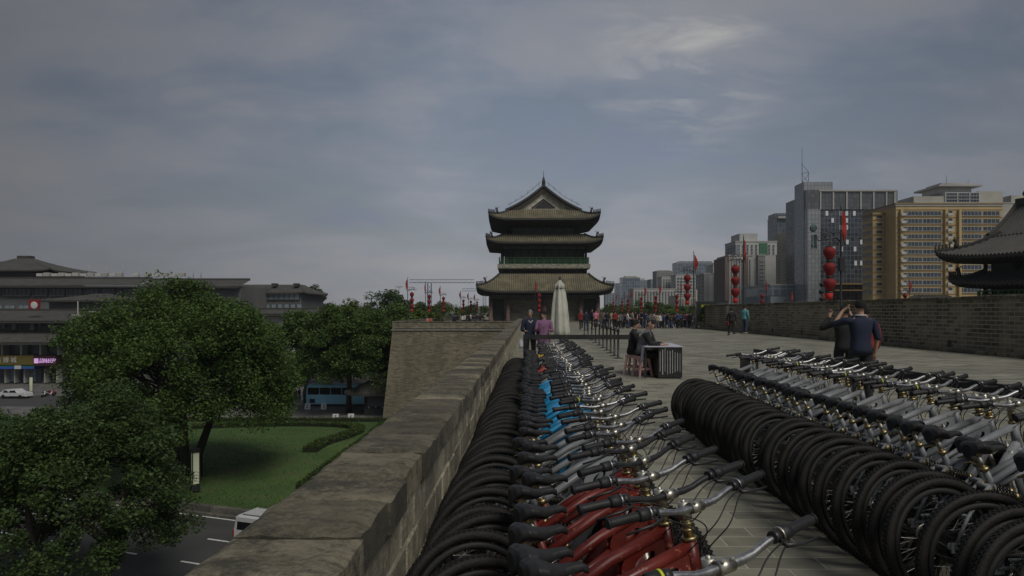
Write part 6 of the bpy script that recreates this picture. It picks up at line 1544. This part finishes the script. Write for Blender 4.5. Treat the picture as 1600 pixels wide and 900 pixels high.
for i, (px, Y, rx, rz, top, mt) in enumerate([(605, 190, 6.8, 6.0, 457, M_leafd), (489, 235, 4.6, 5.0, 449, M_leafd), (585, 150, 6, 4.5, 484, M_leafy), (622, 140, 5, 4.2, 484, M_leaf), (650, 210, 7, 4.5, 474, M_leafd),
        (560, 210, 7, 4, 482, M_leafd), (520, 240, 8, 4.5, 480, M_leafd), (455, 190, 5, 4, 484, M_leaf), (690, 240, 9, 4.5, 477, M_leafy), (740, 260, 9, 4.5, 479, M_leafd), (660, 128, 4, 4, 484, M_leafy)]):
    tree("background_tree", f"background tree left of the gate tower, {nth(i)} of the distant crowns" if i > 1 else ("dark round tree behind the bastion posts' left" if i == 0 else "small dark tree right of the tiled corner block"), at(px, Y), Y, GZ, rx, rx*.8, rz, Zp(top, Y) - rz*.95, 9000, 60, .5, mt, 40 + i, .3, 1, .24, "trees on the left skyline")
for i, (px, Y, rx, rz, top) in enumerate([(962, 290, 9, 6, 476), (985, 280, 9, 5, 478), (1008, 270, 9, 6, 473), (1032, 285, 9, 6, 475), (1052, 260, 8, 5, 479), (1072, 250, 8, 5, 480), (1045, 215, 5, 4, 482), (1086, 230, 6, 4, 482)]):
    tree("background_tree", f"green tree behind the crowd, {nth(i)} planted in the row", at(px, Y), Y, GZ, rx, rx*.8, rz, Zp(top, Y) - rz*.95, 6000, 50, .6, M_leaf, 60 + i, .3, 1, .24, "trees behind the crowd")
# dense park planting that hides the foot of the town beyond the plaza
pts = []; rg = np.random.default_rng(8)
for _ in range(30000): pts.append((rg.uniform(-150, -12), rg.uniform(133, 147), GZ + 2.6 * rg.uniform(0, 1) ** .6))
scatter("shrubbery", pts, .5, M_leafd, seed=77, kind='stuff')
# shrubs at the foot of the shops: left rear
# ------------------------------------------------------------------ vehicles and street things below the wall
M_bus = plain("bus_blue", (.28, .62, .80), .4, var=.12); M_tint = plain("tinted_glass", (.012, .014, .016), .12); M_wcar = plain("car_white", (.55, .56, .56), .3, var=.05); M_lamp = plain("tail_lamp", (.3, .01, .01), .3)
def wheel(mb, x, y, r, wd): mb.lathe([(r*.2, -wd/2), (r*.9, -wd/2), (r, -wd/3), (r, wd/3), (r*.9, wd/2), (r*.2, wd/2)], 18, M=T(x, y, r) @ Rx(pi/2))
bus = thing("coach", "pale blue coach parked on the plaza beneath the round tree", "bus", (at(478, 98), 98, GZ))
m = MB()
def bf(u, v):
    pass
prof = [(0, .35), (0, 1.5), (.10, 2.9), (.35, 3.15), (11.1, 3.15), (11.4, 2.9), (11.5, 1.2), (11.5, .35)]
def extr(mb, prof, y0, y1, inset=.12, mat=0):
    n = len(prof); cx_ = sum(p[0] for p in prof)/n; cz_ = sum(p[1] for p in prof)/n
    r0 = [(x, y0 + inset, z) for x, z in prof]; r1 = [(x + (cx_-x)*0, y0, z - (.0)) for x, z in prof]
    def ring(y, k): return [(x + (.0 if k == 0 else (inset if x < cx_ else -inset)), y, z + (0 if k == 0 else (inset if z < cz_ else -inset))) for x, z in prof]
    R_ = [ring(y0, 1), ring(y0 + inset, 0), ring(y1 - inset, 0), ring(y1, 1)]; vs = sum(R_, []); fs = [tuple(range(n)), tuple(range(4*n - 1, 3*n - 1, -1))]
    for k in range(3):
        for i in range(n): j = (i+1) % n; fs.append((k*n+i, (k+1)*n+i, (k+1)*n+j, k*n+j))
    mb.add(vs, fs, mat)
extr(m, prof, 0, 2.5, .08); m.build("body", M_bus, bus)
m = MB(); m.box(.25, 11.2, -.012, .02, 1.75, 2.75); m.build("side_windows", M_tint, bus)
m = MB(); [m.box(x, x + .07, -.02, -.013, 1.75, 2.75) for x in (1.9, 3.5, 5.1, 6.7, 8.3, 9.9)]; m.build("window_pillar", M_bus, bus)
m = MB(); m.box(.5, 1.3, -.012, .02, .55, 1.15); m.build("vent_grille", M_tint, bus)
m = MB(); m.box(2.0, 3.2, .3, 2.2, 3.15, 3.35); m.build("roof_unit", M_ac, bus)
for x in (2.6, 8.9):
    for y in (.16, 2.34): m = MB(); wheel(m, x, y, .5, .3); m.build("wheel", M_tyre, bus)
def car(name, label, loc, rz, body, prof, glassp, wheels, wid, rear=True, cat="car"):
    root = thing(name, label, cat, loc, rz); m = MB(); extr(m, prof, -wid/2, wid/2, .10); m.build("body", body, root)
    for sy in (-1, 1):
        for (a, b, z0, z1, sl) in glassp:
            m = MB(); y = sy * (wid/2 - .02); vs = [(a, y, z0), (b, y, z0), (b - sl, y*.985, z1), (a + sl, y*.985, z1)]; vs2 = [(x, yy + sy*.03, z) for x, yy, z in vs]
            m.add(vs + vs2, [(4, 5, 6, 7)[::-sy], (0, 1, 5, 4)[::-sy], (1, 2, 6, 5)[::-sy], (2, 3, 7, 6)[::-sy], (3, 0, 4, 7)[::-sy]]); m.build("side_window", M_tint, root)
    for x in wheels:
        for sy in (-1, 1): m = MB(); wheel(m, x, sy*(wid/2 - .09), .33, .2); w_ = m.build("wheel", M_tyre, root)
    return root
vp = [(0, .35), (0, 1.05), (.16, 1.85), (.35, 1.97), (3.3, 1.95), (4.1, 1.15), (4.75, .95), (4.85, .4)]
vyaw = math.atan2(rd.y, rd.x)
van = car("minivan", "silver-white minivan driving on the road under the parapet, seen from its rear corner", (at(380, 40.2), 40.2, GZ + .01), vyaw, M_wcar, vp, [(.30, 1.5, 1.15, 1.75, .05), (1.6, 2.6, 1.15, 1.75, .0), (2.7, 3.5, 1.15, 1.7, .12)], (.9, 3.9), 1.75, cat="van")
m = MB(); m.add([(-.012, -.68, 1.12), (-.012, .68, 1.12), (.125, .62, 1.74), (.125, -.62, 1.74)], [(0, 3, 2, 1)]); m.build("rear_window", M_tint, van)
for sy in (-1, 1): m = MB(); m.box(-.025, .1, sy*.80 - .06, sy*.80 + .06, .75, 1.08); m.build("tail_lamp", M_lamp, van)
m = MB(); m.box(-.06, .02, -.8, .8, .42, .6); m.build("bumper", M_bar, van)
m = MB(); [m.box(.6, 3.1, sy*.7 - .02, sy*.7 + .02, 1.97, 2.02) for sy in (-1, 1)]; m.build("roof_rail", M_bar, van)
cpf = [(0, .3), (0, .85), (.35, 1.0), (1.0, 1.42), (2.6, 1.45), (3.4, .98), (4.35, .82), (4.5, .35)]
car("parked_car", "white saloon car parked in front of the shops at the left edge", (at(4, 108), 108, GZ), R(-4), M_wcar, cpf, [(.75, 1.7, .95, 1.36, .3), (1.75, 3.0, .95, 1.36, .3)], (.8, 3.6), 1.75)
car("parked_van", "white van glimpsed through the leaves at the left edge", (at(-8, 74), 74, GZ), R(5), M_wcar, vp, [(.4, 1.9, 1.1, 1.75, .1), (2.0, 3.4, 1.1, 1.75, .2)], (.9, 3.9), 1.8, cat="van")
for i, (px, Y, c) in enumerate([(76, 110, M_bar), (80, 111.5, M_lamp), (68, 109, M_wcar)]):
    s_ = thing("scooter", f"motor scooter parked before the shops, {nth(i)} in its group", "scooter", (at(px, Y), Y, GZ), R(40 + 30*i), "scooters before the shops")
    m = MB(); m.tube([(-.55, 0, .55), (-.2, 0, .62), (0, 0, .35), (.3, 0, .35), (.48, 0, .95)], [.12, .16, .12, .10, .08], 8); m.build("body", c, s_)
    m = MB(); m.bbox(-.6, .0, -.13, .13, .68, .80, .04); m.build("seat", M_tyre, s_)
    m = MB(); m.tube([(.46, -.3, 1.05), (.5, 0, 1.0), (.46, .3, 1.05)], .02, 6); m.build("handlebar", M_tyre, s_)
    for x in (-.55, .65): m = MB(); m.lathe([(.05, -.05), (.22, -.05), (.26, 0), (.22, .05), (.05, .05)], 14, M=T(x, 0, .26) @ Rx(pi/2)); m.build("wheel", M_tyre, s_)
# lamp columns with tall pale panels
t = NT("lamp_panel"); t.out((.50, .52, .38), .5); t.b.inputs["Emission Color"].default_value = (.6, .65, .4, 1); t.b.inputs["Emission Strength"].default_value = .12; M_panel = t.m
for i, (px, Y, lab) in enumerate([(305, 50.4, "square lamp column with tall pale panels at the lawn's kerb under the big tree"), (48, 113, "square lamp column with pale green panels in front of the shops")]):
    lc = thing("lamp_column", lab, "lamp", (at(px, Y), Y, GZ + (.45 if i == 0 else 0)), R(38)); m = MB(); m.box(-.28, .28, -.28, .28, 0, .55); m.box(-.3, .3, -.3, .3, 2.85, 3.1); [m.box(sx*.24 - .03, sx*.24 + .03, sy*.24 - .03, sy*.24 + .03, .55, 2.85) for sx in (-1, 1) for sy in (-1, 1)]; m.build("frame", M_iron, lc)
    m = MB(); m.box(-.22, .22, -.22, .22, .56, 2.84); m.build("light_panel", M_panel, lc)
    m = MB(); [m.tube([(-.2, -.235, .7 + k*.22), (0, -.24, .8 + k*.22), (.2, -.235, .7 + k*.22)], .012, 4) for k in range(4)]; [m.tube([(-.235, -.2, .7 + k*.22), (-.24, 0, .8 + k*.22), (-.235, .2, .7 + k*.22)], .012, 4) for k in range(4)]; m.build("scroll_grille", M_iron, lc)
# little number boards on the plaza
for i, (px, py) in enumerate([(449, 637), (480.5, 637), (506, 637), (475, 623), (524.5, 654.5), (548.5, 654)]):
    Y = 13.7 * F / (py + 2.5 - 486.5); b_ = thing("number_board", f"small white standing number board on the plaza, {nth(i)} listed beside the coach", "sign", (at(px, Y), Y, GZ), R(0), "white number boards on the plaza"); b_.scale = (1.6,)*3
    m = MB(); m.add([(-.24, -.12, 0), (.24, -.12, 0), (.24, 0, .52), (-.24, 0, .52), (-.24, .12, 0), (.24, .12, 0)], [(0, 1, 2, 3), (5, 4, 3, 2), (0, 3, 4), (1, 5, 2), (0, 4, 5, 1)]); m.build("board", M_wcar, b_)
    m = MB(); moved(text_mb("123456"[i], .42, .006), T(0, -.075, .26) @ Rx(R(77))).build("numeral", M_iron, b_)
# ticket booth with a tiled roof against the bastion
bo = thing("ticket_booth", "small dark booth with a hipped tiled roof and gable at the foot of the bastion", "booth", (at(612, 91), 92, GZ))
m = MB(); m.box(-3.4, 3.4, -2.2, 2.2, 0, 3.0); m.build("wall", M_timber, bo); m = MB(); s_ = skirt(m, 2.6, 1.2, 4.7, 5.6, 3.9, 2.95, .35, nv=5, pitch=.4); m.build("roof", [M_tiled, M_ridge], bo)
m = MB(); 
for sy in (-1, 1): m.add([(-2.7, sy*1.0, 4.6), (2.7, sy*1.0, 4.6), (0, 0, 6.1)], [(0, 1, 2)[::-sy]])
m.box(-.2, .2, -1.5, 1.5, 5.9, 6.2); m.tube([(-2.9, -1.2, 4.6), (-1.3, -1.25, 5.2), (0, -1.3, 6.1), (1.3, -1.25, 5.2), (2.9, -1.2, 4.6)], .16, 6); m.build("gable", M_ridge, bo)
m = MB(); m.box(-3.0, -.8, -2.23, -2.21, 1.2, 2.4); m.box(-.5, 2.8, -2.23, -2.21, 1.2, 2.4); m.build("shutter", M_gw, bo)
for k in range(6): m = MB(); m.lathe([(.09, -.02), (.09, .02)], 10, M=T(-2.8 + k*.9, -2.24, 1.05 + .08*(k % 2)) @ Rx(pi/2)); m.build("round_lamp", M_wcar, bo)
# litter bins, hut people on the plaza
for i, (px, Y, c) in enumerate([(462, 106, C['black']), (467.5, 107, C['blue']), (474, 105, C['red'])]):
    dress('idle', ME['idle'], jobs['idle'], f"person beyond the coach on the plaza, {nth(i)} from the left", (at(px, Y), Y, GZ), R(60*i), (c, BL), M_hair, M_shoe, "people on the plaza", 1.0)
# low dark hut roof over the right wall
sh_ = thing("gate_hut", "small grey tiled roof showing over the right wall beside the hall", "hut", (at(1462, 84) , 85, -.62)); m = MB(); m.box(-2.6, 2.6, -1.6, 1.6, 0, 2.9); m.build("wall", M_gwd, sh_); m = MB(); skirt(m, 1.8, .5, 4.0, 3.4, 2.6, 2.95, .15, nv=3, pitch=.4); m.build("roof", [M_tiled, M_ridge], sh_)

# ------------------------------------------------------------------ the hazy air
hm = bpy.data.materials.new("haze"); hm.use_nodes = True; ht_ = hm.node_tree; ht_.nodes.remove(ht_.nodes["Principled BSDF"])
pv_ = ht_.nodes.new("ShaderNodeVolumePrincipled"); pv_.inputs["Color"].default_value = (.85, .88, .92, 1); pv_.inputs["Density"].default_value = .00018; pv_.inputs["Anisotropy"].default_value = .2
ht_.links.new(pv_.outputs[0], ht_.nodes["Material Output"].inputs["Volume"])
m = MB(); m.box(-1700, 1700, -300, 1900, GZ - 1, 80); hz_o = m.build("haze", hm); hz_o["kind"] = "stuff"
